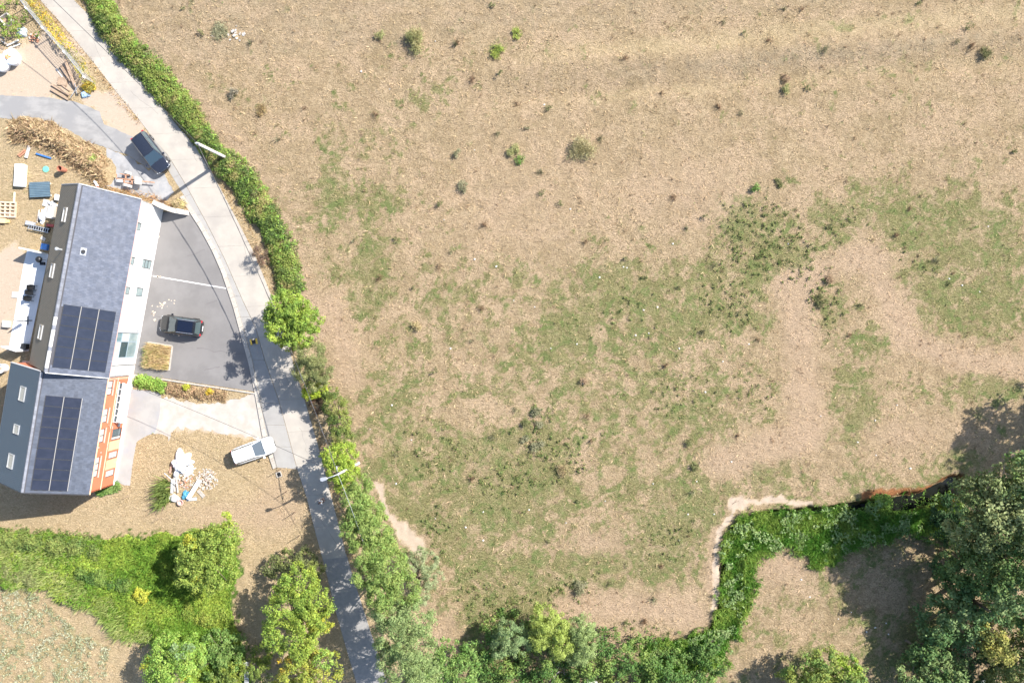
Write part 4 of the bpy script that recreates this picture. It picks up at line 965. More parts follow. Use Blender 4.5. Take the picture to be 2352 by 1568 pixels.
# ------------------------------------------------------------------ person
def skin(name, pts, edges, rad, mat, parent, mw, root=0, lv=2):
    m = bpy.data.meshes.new(name); m.from_pydata(pts, edges, []); m.materials.append(mat); o = link(name, m, parent, mw)
    s_ = o.modifiers.new('skin', 'SKIN'); s_.use_smooth_shade = True
    lay = m.skin_vertices[0].data if m.skin_vertices else None
    if lay is None:
        bm = bmesh.new(); bm.from_mesh(m); bm.verts.layers.skin.verify(); bm.to_mesh(m); bm.free(); lay = m.skin_vertices[0].data
    for i, r_ in enumerate(rad): lay[i].radius = (r_, r_) if not isinstance(r_, tuple) else r_; lay[i].use_root = (i == root)
    sub(o, lv); return o
def person():
    mw = T(*G(744.5,1146), .034, R(215)); r = empty('person', mw=mw, label='person in a white shirt and dark shorts standing on the road holding a controller', cat='person')
    sk = M('skin_tone', (.55,.33,.23), rough=.6); hair = M('hair_brown', (.06,.04,.03), rough=.8); sh = M('white_shirt', (.82,.82,.86), rough=.9); dk = M('dark_shorts', (.03,.035,.05), rough=.9)
    pts = [(0,0,.95),(0,0,1.15),(.01,0,1.36),(.01,0,1.47),(.02,0,1.54),(.03,0,1.62),(.03,0,1.69),  # pelvis..head
           (0,.10,.90),(.03,.11,.50),(-.02,.11,.10),(.07,.12,.04),(.15,.13,.03),
           (0,-.10,.90),(-.03,-.11,.50),(-.08,-.11,.10),(.0,-.12,.04),(.09,-.13,.03),
           (.01,.19,1.38),(.02,.25,1.12),(.22,.14,1.05),(.29,.09,1.07),
           (.01,-.19,1.38),(.02,-.25,1.12),(.22,-.14,1.05),(.29,-.09,1.07)]
    ed = [(0,1),(1,2),(2,3),(3,4),(4,5),(5,6),(0,7),(7,8),(8,9),(9,10),(10,11),(0,12),(12,13),(13,14),(14,15),(15,16),(2,17),(17,18),(18,19),(19,20),(2,21),(21,22),(22,23),(23,24)]
    rad = [.13,.12,.13,.06,.055,.095,.085,.085,.058,.04,.04,.035,.085,.058,.04,.04,.035,.055,.042,.032,.035,.055,.042,.032,.035]
    skin('body', pts, ed, rad, sk, r, mw)
    skin('shirt', [(0,0,.97),(0,0,1.15),(.01,0,1.36),(.01,0,1.46),(.01,.18,1.39),(.02,.24,1.20),(.01,-.18,1.39),(.02,-.24,1.20)], [(0,1),(1,2),(2,3),(2,4),(4,5),(2,6),(6,7)], [(.165,.14),(.155,.13),(.165,.14),.075,.078,.065,.078,.065], sh, r, mw)
    skin('shorts', [(0,0,.98),(0,.10,.86),(.02,.11,.55),(0,-.10,.86),(-.02,-.11,.55)], [(0,1),(1,2),(0,3),(3,4)], [.15,.105,.082,.105,.082], dk, r, mw)
    MB().lathe([(.0,.105),(.06,.095),(.098,.05),(.108,0),(.10,-.05)][::-1], 14, (0,0,0)).build('hair', hair, r, mw @ Matrix.Translation((.012,0,1.70)), smooth=True)
    f_ = MB().box(.118,.142,-.012,.012,1.63,1.665).box(.108,.124,.028,.046,1.67,1.682).box(.108,.124,-.046,-.028,1.67,1.682).box(.112,.126,-.025,.025,1.598,1.608); f_.build('face', M('face_features', (.35,.17,.13), rough=.6), r, mw)
    for s_ in (1,-1):
        fg = MB(); x0, y0, z0 = .29, s_*.09, 1.07
        for q, (dy, ln) in enumerate(((-.03,.06),(-.01,.07),(.01,.066),(.03,.052))): fg.tube([(x0+.02, y0+dy*s_, z0), (x0+.02+ln*.6, y0+dy*s_-s_*.01, z0+.005), (x0+.02+ln*.7, y0+dy*s_-s_*.03, z0-.02)], .009, 6)
        fg.tube([(x0, y0-s_*.03, z0+.01), (x0+.03, y0-s_*.055, z0+.025), (x0+.055, y0-s_*.06, z0+.028)], .011, 6); fg.build('fingers', sk, r, mw)
        sx = .09 if s_ > 0 else .03
        so_ = MB().prism([(sx-.13,s_*.12-.045),(sx+.10,s_*.12-.05),(sx+.16,s_*.12),(sx+.10,s_*.12+.05),(sx-.13,s_*.12+.045)], 0, .085).build('shoe', blackm, r, mw); bevel(so_, .02)
    c_ = empty('remote_controller', mw=mw @ Matrix.Translation((.355,0,1.06)), label='small dark grey remote controller held in both hands of the person', cat='controller')
    MB().box(-.05,.05,-.09,.09,-.02,.02).build('case', M('controller_grey', (.10,.10,.11), rough=.5), c_, WM[c_.name]); MB().box(.05,.07,-.07,.07,.01,.09).build('screen', blackm, c_, WM[c_.name])
person()

# ------------------------------------------------------------------ yard objects
def PB(name, x, y, rz, z0=0, label=None, cat=None, group=None): return empty(name, mw=T(*G(x, y), z0, rz), label=label, cat=cat, group=group)
def boxthing(name, x, y, w_, d_, h_, rz, mat, label, cat, group=None, z0=0, bev=.015):
    o = MB().box(-w_/2, w_/2, -d_/2, d_/2, 0, h_).build(name, mat, None, T(*G(x, y), z0, rz)); bevel(o, bev); return tag(o, label, cat, group)
# white corrugated container
b_ = PB('white_container', 50.5, 404.5, R(-3), label='long white ribbed plastic container lying on the dry yard grass', cat='container')
MB().box(-.50,.50,-1.12,1.12,0,.42).build('tub', whitem, b_, WM[b_.name])
for i in range(9): MB().box(-.52+i*.116, -.52+i*.116+.095, -1.15, 1.15, .42, .455).build('rib', whitegloss, b_, WM[b_.name])
# dark corrugated sheet on blocks
b_ = PB('corrugated_roof_panel', 96, 436.5, R(2.5), label='dark blue-grey corrugated metal panel raised on blocks in the yard', cat='metal panel')
for i in range(9): MB().box(-1.06, 1.06, -.78+i*.173, -.78+i*.173+.145, .34-.0*i, .37+.02*(i%2)).build('rib', M('blue_grey_steel', (.095,.15,.195), (.12,.18,.22), scale=2, rough=.45), b_, WM[b_.name])
MB().box(-1.05,1.05,-.77,.76,.29,.335).build('backing', blackm, b_, WM[b_.name])
for sx in (-.9,.9):
    for sy in (-.6,.6): MB().box(sx-.1,sx+.1,sy-.1,sy+.1,0,.288).build('block', slabm, b_, WM[b_.name])
o = MB().lathe([(.33,0),(.33,.05),(.30,.07),(.0,.08)], 24).build('tank_lid', greenp, None, T(*G(105.7,389),.01)); tag(o, 'round pale green plastic lid set in the dry yard grass', 'lid')
b_ = PB('chimney_pot', 150.5, 391.5, 0, label='standing brown clay chimney pot with a dark opening by the brush bank', cat='pot')
MB().lathe([(.20,0),(.27,.5),(.30,.85),(.30,.93),(.25,.93),(.24,.5),(.16,.05)], 18).build('pot', terracotta, b_, WM[b_.name] @ Matrix.Rotation(R(-7),4,'Y'), smooth=False)
MB().lathe([(.235,.55),(0,.55)], 18).build('opening', blackm, b_, WM[b_.name] @ Matrix.Rotation(R(-7),4,'Y'))
# pipes bundle
for i, (x, y, a, l_, m_, lab) in enumerate(((51,351,R(38),.95,brickm,'short orange clay drain pipe, upper one of the pair'),(54,354.5,R(38),.90,brickm,'short orange clay drain pipe, lower one of the pair'),
        (63,349,R(72),1.3,slabm,'grey drain pipe lying beside the orange clay pipes'),(66,352,R(75),1.1,greym,'darker grey drain pipe next to the brush bank'))):
    r_ = PB('drain_pipe', x, y, a, label=lab, cat='pipe', group='drain pipes lying in the yard'); mm = WM[r_.name]
    MB().tube([(-l_/2,0,.10),(l_/2,0,.10)], .085, 12, cap=False).build('tube', m_, r_, mm); MB().tube([(-l_/2+.02,0,.10),(l_/2-.02,0,.10)], .065, 10).build('bore', blackm, r_, mm); MB().tube([(l_/2-.15,0,.10),(l_/2+.01,0,.10)], .105, 12, cap=False).build('collar', m_, r_, mm)
def plank(x, y, l_, w_, a, mat, lab, h_=.06, z=0.0, name='timber_beam', cat='beam', group=None, tilt=0):
    o = MB().box(-l_/2, l_/2, -w_/2, w_/2, 0, h_).build(name, mat, None, T(*G(x, y), z, a) @ Matrix.Rotation(tilt, 4, 'Y')); bevel(o, min(.01, h_*.2)); return tag(o, lab, cat, group)
plank(102, 359, 1.65, .16, R(-17), bluep, 'narrow blue plank lying in the shade of the brush bank', .05, .12, 'plank', 'plank')
plank(34, 453, 1.05, .22, R(86), woodpale, 'pale board sticking out above the slatted wooden frame', .05, .05, 'plank', 'plank')
# wooden frame
def slat_frame(name, x, y, rz, w_, d_, ns, nr, mat, label, cat, h0=.10, sw=.12):
    r_ = PB(name, x, y, rz, label=label, cat=cat); mm = WM[r_.name]
    for i in range(ns): xx = -w_/2+sw/2+(w_-sw)*i/(ns-1); MB().box(xx-sw/2, xx+sw/2, -d_/2, d_/2, 0, h0).build('bearer', mat, r_, mm)
    for i in range(nr): yy = -d_/2+sw/2+(d_-sw)*i/(nr-1); MB().box(-w_/2, w_/2, yy-sw/2, yy+sw/2, h0+.002, h0+.035).build('slat', mat, r_, mm)
    return r_
slat_frame('timber_trellis', 19.5, 482, R(-2), 1.7, 1.62, 4, 5, woodpale, 'big open frame of pale timber lying at the edge of the sandy yard', 'frame', .18, .13)
slat_frame('pallet', 144.5, 188, R(-8), .95, .85, 3, 7, wood, 'small wooden pallet with narrow slats between the timber beams', 'pallet')
slat_frame('pallet', 27, 494, R(5), .9, .7, 3, 5, wood, 'weathered pallet resting inside the pale timber frame', 'pallet', .08)
boxthing('cardboard_box', 7.8, 507.5, .68, .52, .35, R(-3), M('cardboard', (.62,.44,.27), rough=.9), 'open tan cardboard box just below the pale timber frame', 'box')
boxthing('yellow_crate', 18.3, 509, .42, .34, .22, R(5), M('yellow_crate', (.62,.50,.22), rough=.7), 'small yellow crate beside the tan cardboard box', 'crate')
boxthing('white_post', 135.5, 455, .28, .60, .55, R(-5), whitem, 'white cabinet standing against the brown roofed side of the white house', 'cabinet')
boxthing('concrete_slab', 106, 466.5, .62, .72, .10, R(-14), slabm, 'grey square slab leaning beside a crumpled grey tarp', 'slab', bev=.02)
boxthing('building_board', 121, 489, .70, 1.25, .42, R(-8), slabm, 'stack of grey building boards against the white house', 'boards')
boxthing('paving_slab', 99.5, 548, .52, .36, .06, R(-30), slabm, 'loose pale paving slab lying in the shade of the white house', 'slab')
boxthing('paving_slab', 36, 677, .75, .65, .07, R(-5), slabm, 'loose pale paving slab on sand beside the middle of the terrace', 'slab')
boxthing('stone_block', 18.5, 744, .70, .68, .45, R(-7), stonem, 'square pale stone block on sand beside the terrace near the closed parasol', 'block')
boxthing('blue_crate', 106, 567.5, .62, .62, .40, R(-10), bluep, 'blue plastic crate with white rim in the shade of the white house', 'crate')
boxthing('red_toolbox', 117.5, 518.5, .75, .28, .25, R(-5), M('red_plastic', (.45,.09,.07), rough=.5), 'long red toolbox between the ladder and the white house', 'toolbox')
boxthing('black_box', 62, 795, .55, .55, .6, R(-8), blackm, 'black storage box in the lower shaded corner of the terrace', 'box')
# crumpled sheets
def sheet(name, x, y, rx, ry, hz, mat, label, cat, rz=0, seed=0, n=26, z0=0, group=None, rough=.35):
    rg = np.random.default_rng(seed); v = []; f = []
    for i in range(n+1):
        for j in range(n+1):
            u, w_ = i/n*2-1, j/n*2-1; a = math.atan2(w_, u); d = max(abs(u), abs(w_)); q = d/ max(1e-6, math.hypot(u, w_)) if d > 0 else 1
            rr = 1+rough*(float(vnoise(np.array(2.2*math.cos(a)+seed+4), np.array(2.2*math.sin(a)+7)))-.5)*2
            X_ = u*q*rx*rr; Y_ = w_*q*ry*rr; z = hz*(1-d**2)**.6*(.35+1.1*float(vnoise(np.array(X_*2.6+seed*3+20), np.array(Y_*2.6+30)))) + .10*float(vnoise(np.array(X_*8+9), np.array(Y_*8+3+seed)))
            v.append((X_, Y_, max(.0, z if d < 1 else -.02)))
    for i in range(n):
        for j in range(n): a = i*(n+1)+j; f.append((a, a+n+1, a+n+2, a+1))
    o = MB().add(v, f).build(name, mat, None, T(*G(x, y), z0, rz)); return tag(o, label, cat, group)
sheet('tarp', 121.5, 469.5, .48, .30, .30, greym, 'crumpled grey tarp on the slab close to the white house corner', 'tarp', R(-10), 3)
sheet('tarp', 100.5, 494, .33, .75, .45, plastic, 'pale wrapped bundle of tarp beside a leaning pole near the white house', 'tarp', R(-8), 5)
def bulk_bag(x, y, s_, lab, seed, patch=False):
    r_ = PB('bulk_bag', x, y, R(20*seed), label=lab, cat='bulk bag', group='white bulk bags in the yard'); mm = WM[r_.name]; v = []; f = []; n, m_ = 18, 9
    for j in range(m_):
        t = j/(m_-1); z = .85*math.sin(t*1.57)*s_; rad = (.64+.10*math.sin(t*3.1))*(1-.92*max(0,t-.55)/.45)*s_
        for i in range(n):
            a = i/n*6.283; k = 1+.12*(float(vnoise(np.array(1.8*math.cos(a)+seed*5+5), np.array(1.8*math.sin(a)+t*3)))-.5)*2+.08*abs(math.cos(2*a)); v.append((rad*k*math.cos(a), rad*k*math.sin(a), z*(1+.1*math.sin(3*a+seed))))
    f = [(j*n+i, j*n+(i+1)%n, (j+1)*n+(i+1)%n, (j+1)*n+i) for j in range(m_-1) for i in range(n)]+[tuple((m_-1)*n+i for i in range(n))]
    MB().add(v, f).build('bag', plastic, r_, mm, smooth=True)
    for a in (.8, 2.4, 3.9, 5.5): MB().bar((.45*s_*math.cos(a), .45*s_*math.sin(a), .70*s_), (.12*math.cos(a+.5), .12*math.sin(a+.5), .98*s_), .07, .02).build('handle', whitem, r_, mm)
    if patch: MB().box(-.30,.12,-.22,.20,.80*s_,.93*s_).build('contents', M('orange_sand', (.62,.28,.10), rough=.9), r_, mm)
bulk_bag(9, 150, 1.15, 'white bulk bag half outside the yard edge next to the bag of orange sand', 1)
bulk_bag(33, 137, 1.12, 'white bulk bag with an open top showing orange sand', 2, True)
g_ = 'timber beams by the yard fence'
plank(165, 172, 3.0, .24, R(-71), wood, 'longest weathered timber beam leaning beside the fence', .16, .22, group=g_, tilt=R(4))
plank(153, 170, 1.9, .26, R(-56), wood, 'thick short timber beam beside the longest one', .18, .05, group=g_)
plank(137, 168, 1.1, .16, R(-52), M('pale_plank', (.66,.60,.54), rough=.8), 'short pale grey plank above the small pallet', .05, .02, 'plank', 'plank')
plank(140, 207, 2.1, .24, R(-31), wood, 'timber beam directly below the small pallet', .16, .02, group=g_)
plank(138, 218, 2.1, .22, R(-30), wood, 'lowest timber beam of the heap beside the grey drive', .16, .02, group=g_)
plank(147, 199, 1.6, .14, R(-35), wood, 'narrow timber beam pressed against the small pallet', .10, .02, group=g_)
plank(174, 213, 1.5, .05, R(56), alum, 'thin pale metal rod lying across the end of the beams', .05, .25, 'metal_rod', 'rod')
plank(178, 206, 1.1, .05, R(-78), alum, 'short bright metal rod crossing the thin pale rod', .05, .30, 'metal_rod', 'rod')
plank(31, 100, 1.35, .16, R(25), M('white_plank', (.62,.60,.56), rough=.8), 'upper white board lying above the bulk bags', .06, .10, 'plank', 'plank')
plank(34.5, 107, 1.25, .16, R(22), MATS['white_plank'], 'lower white board lying above the bulk bags', .06, .05, 'plank', 'plank')
sheet('tarp', 196, 219, .50, .32, .30, M('blue_grey_sheet', (.20,.32,.45), (.30,.40,.50), scale=4, rough=.6), 'crumpled blue-grey sheet at the foot of the fence by the drive', 'tarp', R(10), 8)
sheet('rubbish_sack', 52, 76, .50, .50, .50, M('grey_sack', (.50,.55,.56), (.36,.42,.44), scale=6, rough=.7), 'pale grey rubbish sack among the ivy in the yard corner', 'sack', R(15), 9)
bx = PB('open_crate', 20, 49, R(35), label='weathered grey open crate overgrown by green ivy', cat='crate')
for a in ((-.5,.5,-.5,-.44),(-.5,.5,.44,.5),(-.5,-.44,-.44,.44),(.44,.5,-.44,.44)): MB().box(*a, 0, .55).build('side', woodgrey, bx, WM[bx.name])
MB().box(-.44,.44,-.44,.44,0,.05).build('bottom', wood, bx, WM[bx.name])
def heap(name, x, y, r_, n, sz, mats, lab, cat, piece, flatz=.35, hz=.4, ang=None, seed=1):
    root = PB(name, x, y, 0, label=lab, cat=cat); rg = random.Random(seed)
    for i in range(n):
        d = rg.random()**.6*r_; a = rg.random()*6.28; s_ = sz*rg.uniform(.5,1.3); l_ = s_*(rg.uniform(1,1.6) if ang is None else rg.uniform(2.5,5))
        z = hz*(1-d/r_)*rg.random()
        m_ = WM[root.name] @ T(d*math.cos(a), d*math.sin(a), z, (rg.random()*3.14 if ang is None else ang+rg.gauss(0,.12))) @ Matrix.Rotation(rg.gauss(0,.15),4,'Y')
        MB().box(-l_/2, l_/2, -s_/2, s_/2, 0, s_*flatz).build(piece, mats[i % len(mats)], root, m_)
    return root
heap('brick_pile', 79, 89, .55, 26, .16, [brickm, brickm, stonem], 'small pile of orange bricks beside the fence shade in the yard', 'brick pile', 'brick', .5, .45, seed=3)
heap('wood_pile', 6, 97, .7, 14, .10, [woodgrey, wood], 'heap of broken grey boards at the yard edge above the bulk bags', 'wood pile', 'board', .4, .4, ang=R(-35), seed=4)
# ladder and pole by the house
def ladder():
    a = Vector((*W(64,519.5,.35).xy,.35)); b_ = Vector((*W(112.5,530.5,.35).xy,.35)); d = b_-a; L_ = d.length; mm = T(a.x, a.y, .32, math.atan2(d.y, d.x)); r_ = empty('ladder', mw=mm, label='aluminium ladder lying between the sandy yard and the white house', cat='ladder')
    for s_ in (1,-1): MB().box(0, L_, s_*.20-.03, s_*.20+.03, 0, .09).build('rail', galv, r_, mm)
    for i in range(9): MB().box(.12+i*(L_-.24)/8-.025, .12+i*(L_-.24)/8+.025, -.17, .17, .03, .06).build('rung', galv, r_, mm)
    boxthing('storage_box', 72, 514, .95, .42, .28, math.atan2(d.y, d.x), M('grey_box', (.36,.37,.40), rough=.6), 'low grey box lying under the end of the ladder', 'box')
    boxthing('storage_box', 98, 526, 1.6, .42, .28, math.atan2(d.y, d.x), blackm, 'long dark box beneath the ladder near the white house', 'box')
ladder()
o = MB().tube([(0,-.68,.10),(0,.68,.10)], .07, 12).build('plastic_pipe', M('dirty_white_pipe', (.62,.55,.48), (.48,.38,.28), scale=6, rough=.7), None, T(*G(89,497),0,R(-9))); tag(o, 'long dirty white pipe lying beside the wrapped tarp bundle', 'pipe')
# terrace furniture
def chair(x, y, lab):
    r_ = PB('patio_chair', x, y, R(-5), .06, label=lab, cat='chair', group='black patio chairs on the terrace'); mm = WM[r_.name]
    MB().box(-.27,.25,-.25,.25,.40,.45).build('seat', blackm, r_, mm); MB().box(-.33,-.27,-.23,.23,.44,.88).build('backrest', blackm, r_, mm)
    for sy in (-.27,.27): MB().box(-.28,.20,sy-.03,sy+.03,.62,.65).build('armrest', blackm, r_, mm)
    for sx in (-.24,.22):
        for sy in (-.22,.22): MB().box(sx-.02,sx+.02,sy-.02,sy+.02,0,.40).build('leg', blackm, r_, mm)
chair(81,661,'black patio chair on the shaded terrace, uppermost of the three in the row'); chair(77.5,672.5,'black patio chair on the shaded terrace, middle one of the three in the row'); chair(73.5,686,'black patio chair on the shaded terrace, lowest of the three in the row')
r_ = PB('kettle_grill', 101, 598, 0, .06, label='round black kettle grill standing on the terrace against the white house', cat='grill')
MB().lathe([(.12,.55),(.30,.70),(.33,.82),(.26,.98),(.08,1.04),(0,1.05)], 18).build('bowl', blackm, r_, WM[r_.name], smooth=True)
for a in (0,2.1,4.2): MB().bar((.10*math.cos(a),.10*math.sin(a),.6),(.30*math.cos(a),.30*math.sin(a),0),.03).build('leg', blackm, r_, WM[r_.name])
MB().box(.05,.5,-.55,-.25,.5,.75).build('side_shelf', blackm, r_, WM[r_.name])
r_ = PB('closed_parasol', 65, 736, 0, .06, label='closed pale parasol on a dark cross base standing on the terrace', cat='parasol')
MB().box(-.45,.45,-.04,.04,0,.06).box(-.04,.04,-.45,-.043,0,.06).box(-.04,.04,.043,.45,0,.06).build('base', blackm, r_, WM[r_.name]); MB().tube([(0,0,.06),(0,0,2.3)], .025, 8).build('pole', darkframe, r_, WM[r_.name])
MB().lathe([(.05,.75),(.17,.85),(.16,1.3),(.10,1.9),(.03,2.25)], 12).build('canopy', greym, r_, WM[r_.name]); 
r_ = PB('round_tub', 12, 845, 0, label='round white tub with a pale disc inside beside the orange house roof', cat='tub')
MB().lathe([(.42,0),(.48,.85),(.50,.90),(.44,.92),(.41,.86),(.38,.70),(0,.70)], 26).build('shell', whitem, r_, WM[r_.name]); MB().lathe([(.16,.72),(.10,.78),(0,.78)], 14).build('plug', wood, r_, WM[r_.name])
r_ = PB('white_pipe_elbow', 224, 425, R(-55), label='short white pipe elbow on dry grass above the white house roof edge', cat='pipe')
MB().tube([(-.45,0,.14),(0,0,.14),(.30,0,.30)], .13, 12, .15).build('tube', whitem, r_, WM[r_.name]); MB().tube([(.28,0,.29),(.36,0,.33)], .12, 12).build('bore', terracotta, r_, WM[r_.name])
boxthing('orange_block', 66, 832, .75, .3, .5, R(-8), M('peach_block', (.75,.45,.33), rough=.9), 'small peach coloured block tucked between the two house roofs', 'block')

# ------------------------------------------------------------------ rubble heap
def kk(x, y): return 359.5+x*.09262, 1030+y*.09262
sheet('plastic_sheet', *kk(600,380), 1.05, 1.15, .75, plastic, 'big crumpled white plastic sheet on top of the rubble heap', 'plastic sheet', R(-20), 2, 34, rough=.5)
sheet('plastic_sheet', *kk(800,560), .75, .35, .35, plastic, 'torn strip of white plastic between the big sheet and the rubble', 'plastic sheet', R(25), 6, 22, rough=.6)
for i, (x, y, l_, a, lab) in enumerate(((400,920,1.45,88,'wide white board, outermost of the row beside the spiky bush'),(460,830,1.9,93,'long white board in the middle of the row beside the spiky bush'),(520,840,1.75,97,'long white board closest to the brown rubble'),(545,1010,.6,92,'short white board end below the long row'))):
    plank(*kk(x,y), l_, .27 if i == 0 else .15, R(a), woodgrey if i else M('white_board', (.66,.66,.66), rough=.7), lab, .05, .10+.03*i, 'plank', 'plank', 'boards on the rubble heap')
o = plank(*kk(960,1000), 2.25, .42, R(58), whitegloss, 'bright white narrow door panel lying across the rubble heap', .12, .30, 'loose_door', 'door')
sheet('tarp', *kk(740,1150), .38, .50, .35, bluetarp, 'crumpled teal blue tarp at the foot of the white panel', 'tarp', R(-15), 12)
o = MB().tube([(-.95,0,0),(.95,0,0)], .035, 8).build('metal_pipe', M('grey_pipe', (.42,.46,.55), rough=.4), None, T(*G(*kk(430,730)),.62,R(-41))); tag(o, 'thin grey pipe lying diagonally over the white boards', 'pipe')
plank(*kk(375,460), 1.25, .20, R(76), M('brown_board', (.46,.27,.20), rough=.8), 'reddish brown board under the edge of the white plastic', .05, .08, 'plank', 'plank')
sheet('grey_sack', *kk(430,1230), .55, .42, .35, M('rubble_grey', (.45,.44,.42), (.60,.60,.60), scale=6, rough=.9), 'grey rubble sack beside the spiky bush', 'sack', 0, 14)
o = MB().lathe([(.20,0),(.30,.30),(.33,.34),(.27,.36),(.24,.12),(0,.10)], 18).build('clay_bowl', M('pink_clay', (.60,.40,.35), rough=.9), None, T(*G(*kk(620,1320)),0)); tag(o, 'round pinkish clay bowl at the lower edge of the rubble heap', 'bowl')
boxthing('cardboard_sheet', *kk(1110,1110), .95, .38, .10, R(-48), stonem, 'pale flat board beside the white panel', 'board')
boxthing('glass_sheet', *kk(870,1250), 1.1, .30, .04, R(5), M('pale_blue_sheet', (.45,.52,.56), rough=.3), 'pale blue-grey sheet lying below the white panel', 'sheet')
for i, (x, y, r_, n_, lab) in enumerate(((1250,760,1.15,190,'spread of pale broken stone and plaster on the rubble heap'),(720,760,.95,130,'mixed heap of brown plaster and stone in the middle of the rubble'))):
    heap('rubble_pile', *kk(x,y), r_, n_, .115, [stonem, M('pale_plaster', (.54,.46,.39), rough=.95), M('brown_rubble', (.42,.32,.25), rough=.95), stonem, brickm if i else stonem], lab, 'rubble', 'rubble_stone', .5, .30, seed=20+i)
# ------------------------------------------------------------------ things at the lower edge
def k2(x, y): return 1230.6+x*.09994, 1486.5+y*.09994
heap('wood_pile', *k2(470,560), 1.15, 70, .085, [woodgrey, woodgrey, wood], 'stack of grey split planks among the bushes by the stream', 'wood pile', 'board', .5, .6, ang=R(52), seed=8)
heap('wood_pile', *k2(720,820), .8, 26, .09, [woodgrey, wood], 'smaller scatter of brown boards below the grey plank stack', 'wood pile', 'board', .4, .3, ang=R(40), seed=9)
for x, y, m_, lab in ((1352,1566,whitem,'white plastic crate in the bushes, beside another white crate'),(1364,1567,whitegloss,'taller white plastic crate nearer the grey one in the bushes'),(1415.5,1567,M('slate_grey_box', (.20,.24,.28), rough=.5),'slate grey plastic crate in the bushes beyond the two white crates'),(2256,1566,plastic,'small pale crate half hidden beneath the dark woodland')):
    b_ = PB('crate', x, y+4, R(-6), label=lab, cat='crate', group='crates at the edge of the thicket'); mm = WM[b_.name]
    for a in ((-.28,.28,-.45,-.41),(-.28,.28,.41,.45),(-.28,-.24,-.41,.41),(.24,.28,-.41,.41)): MB().box(*a, 0, 1.0).build('side', m_, b_, mm)
    MB().box(-.30,.30,-.47,.47,1.002,1.05).build('lid', m_, b_, mm)
def gate():
    a = W(565,1520,.9); b_ = W(567,1600,.9); r_ = empty('metal_gate', a.x, a.y, 0, label='galvanised tubular gate lying between the two dense trees', cat='gate')
    for s_ in (-.17,-.05,.07,.19): MB().tube([(a.x+s_,a.y,.9),(b_.x+s_,b_.y,.9)], .035, 8).build('bar', galv, r_)
    for t in (0,.15,.3,.45,.6,.8,1): p = a.lerp(b_, t); MB().box(p.x-.22,p.x+.24,p.y-.06,p.y+.06,.935,.965).build('cross_plate', whitem, r_)
gate()
o = MB().lathe([(.20,0),(.24,.30),(0,.33)], 14).build('bucket', whitem, None, T(*G(529,1419),0)); tag(o, 'small upturned white bucket in the lush grass near the tree shade', 'bucket')
# ------------------------------------------------------------------ vegetation
def unit(n):
    v = RNG.normal(size=(n, 3)); return v/np.linalg.norm(v, axis=1, keepdims=True)
def leafcards(P, Nrm, size, asp=.55, jit=.35):
    n = len(P); Nn = Nrm/np.maximum(1e-6, np.linalg.norm(Nrm, axis=1, keepdims=True))
    t = np.cross(Nn, unit(n)); t /= np.maximum(1e-6, np.linalg.norm(t, axis=1, keepdims=True)); s_ = np.cross(Nn, t)
    l_ = (size*(1+jit*(RNG.random(n)*2-1)))[:, None]; w_ = l_*asp
    V_ = np.stack([P-t*l_*.5, P+s_*w_*.5+Nn*l_*.06, P+t*l_*.5, P-s_*w_*.5+Nn*l_*.06], 1).reshape(-1, 3)
    return V_, np.arange(4*n).reshape(n, 4)
def blades(P, hgt, wd, lean=.35, dirn=None, jit=.4):
    n = len(P); a = RNG.random(n)*6.283; h_ = hgt*(1+jit*(RNG.random(n)*2-1)); ld = RNG.random(n)*lean*h_
    d = np.stack([np.cos(a)*ld, np.sin(a)*ld, h_], 1)
    if dirn is not None: d[:, 0] += dirn[0]*h_; d[:, 1] += dirn[1]*h_
    b2 = RNG.random(n)*6.283; s_ = np.stack([np.cos(b2), np.sin(b2), np.zeros(n)], 1)*np.asarray(wd)[..., None]*.5 if np.ndim(wd) else np.stack([np.cos(b2), np.sin(b2), np.zeros(n)], 1)*wd*.5
    V_ = np.stack([P-s_, P+s_, P+d*.6+s_*.8, P+d], 1).reshape(-1, 3); return V_, np.arange(4*n).reshape(n, 4)
def join(parts):
    vs = []; fs = []; o = 0
    for v, f in parts: vs.append(v); fs.append(f+o); o += len(v)
    return np.concatenate(vs), np.concatenate(fs)
def clumpleaves(C, rc, per, size, up=.5, flat_=.75, asp=.55, out=None):
    n = len(C)*per; c = np.repeat(C, per, 0); r_ = np.repeat(np.asarray(rc)*np.ones(len(C)), per)[:, None]; d = unit(n)
    P = c + d*r_*(RNG.random((n, 1))**.35)*np.array([1, 1, flat_]); Nr = d*.6 + np.array([0, 0, up]) + unit(n)*.55
    return leafcards(P, Nr, size, asp)
def crown(lobes, rc=.45, per=34, size=.23, dens=1.0, up=.5, asp=.55, fill=.72):
    per = int(per*1.35); size = size*.84
    cs = []
    for (x, y, z, rx, ry, rz) in lobes:
        n = max(6, int(dens*4*math.pi*((rx*ry+rx*rz+ry*rz)/3)*.62/(math.pi*rc*rc)*1.15)); d = unit(n*2); d = d[d[:, 2] > -.45][:n]
        k = fill+(1-fill)*RNG.random((len(d), 1)); k *= 1+.22*(vnoise(d[:, 0]*2.3+x, d[:, 1]*2.3+y+d[:, 2]*1.7)-.5)[:, None]*2
        cs.append(np.array([x, y, z])+d*np.array([rx, ry, rz])*k)
    C = np.concatenate(cs); return clumpleaves(C, rc*(.6+.7*RNG.random(len(C))), per, size, up, asp=asp)
LM = {}
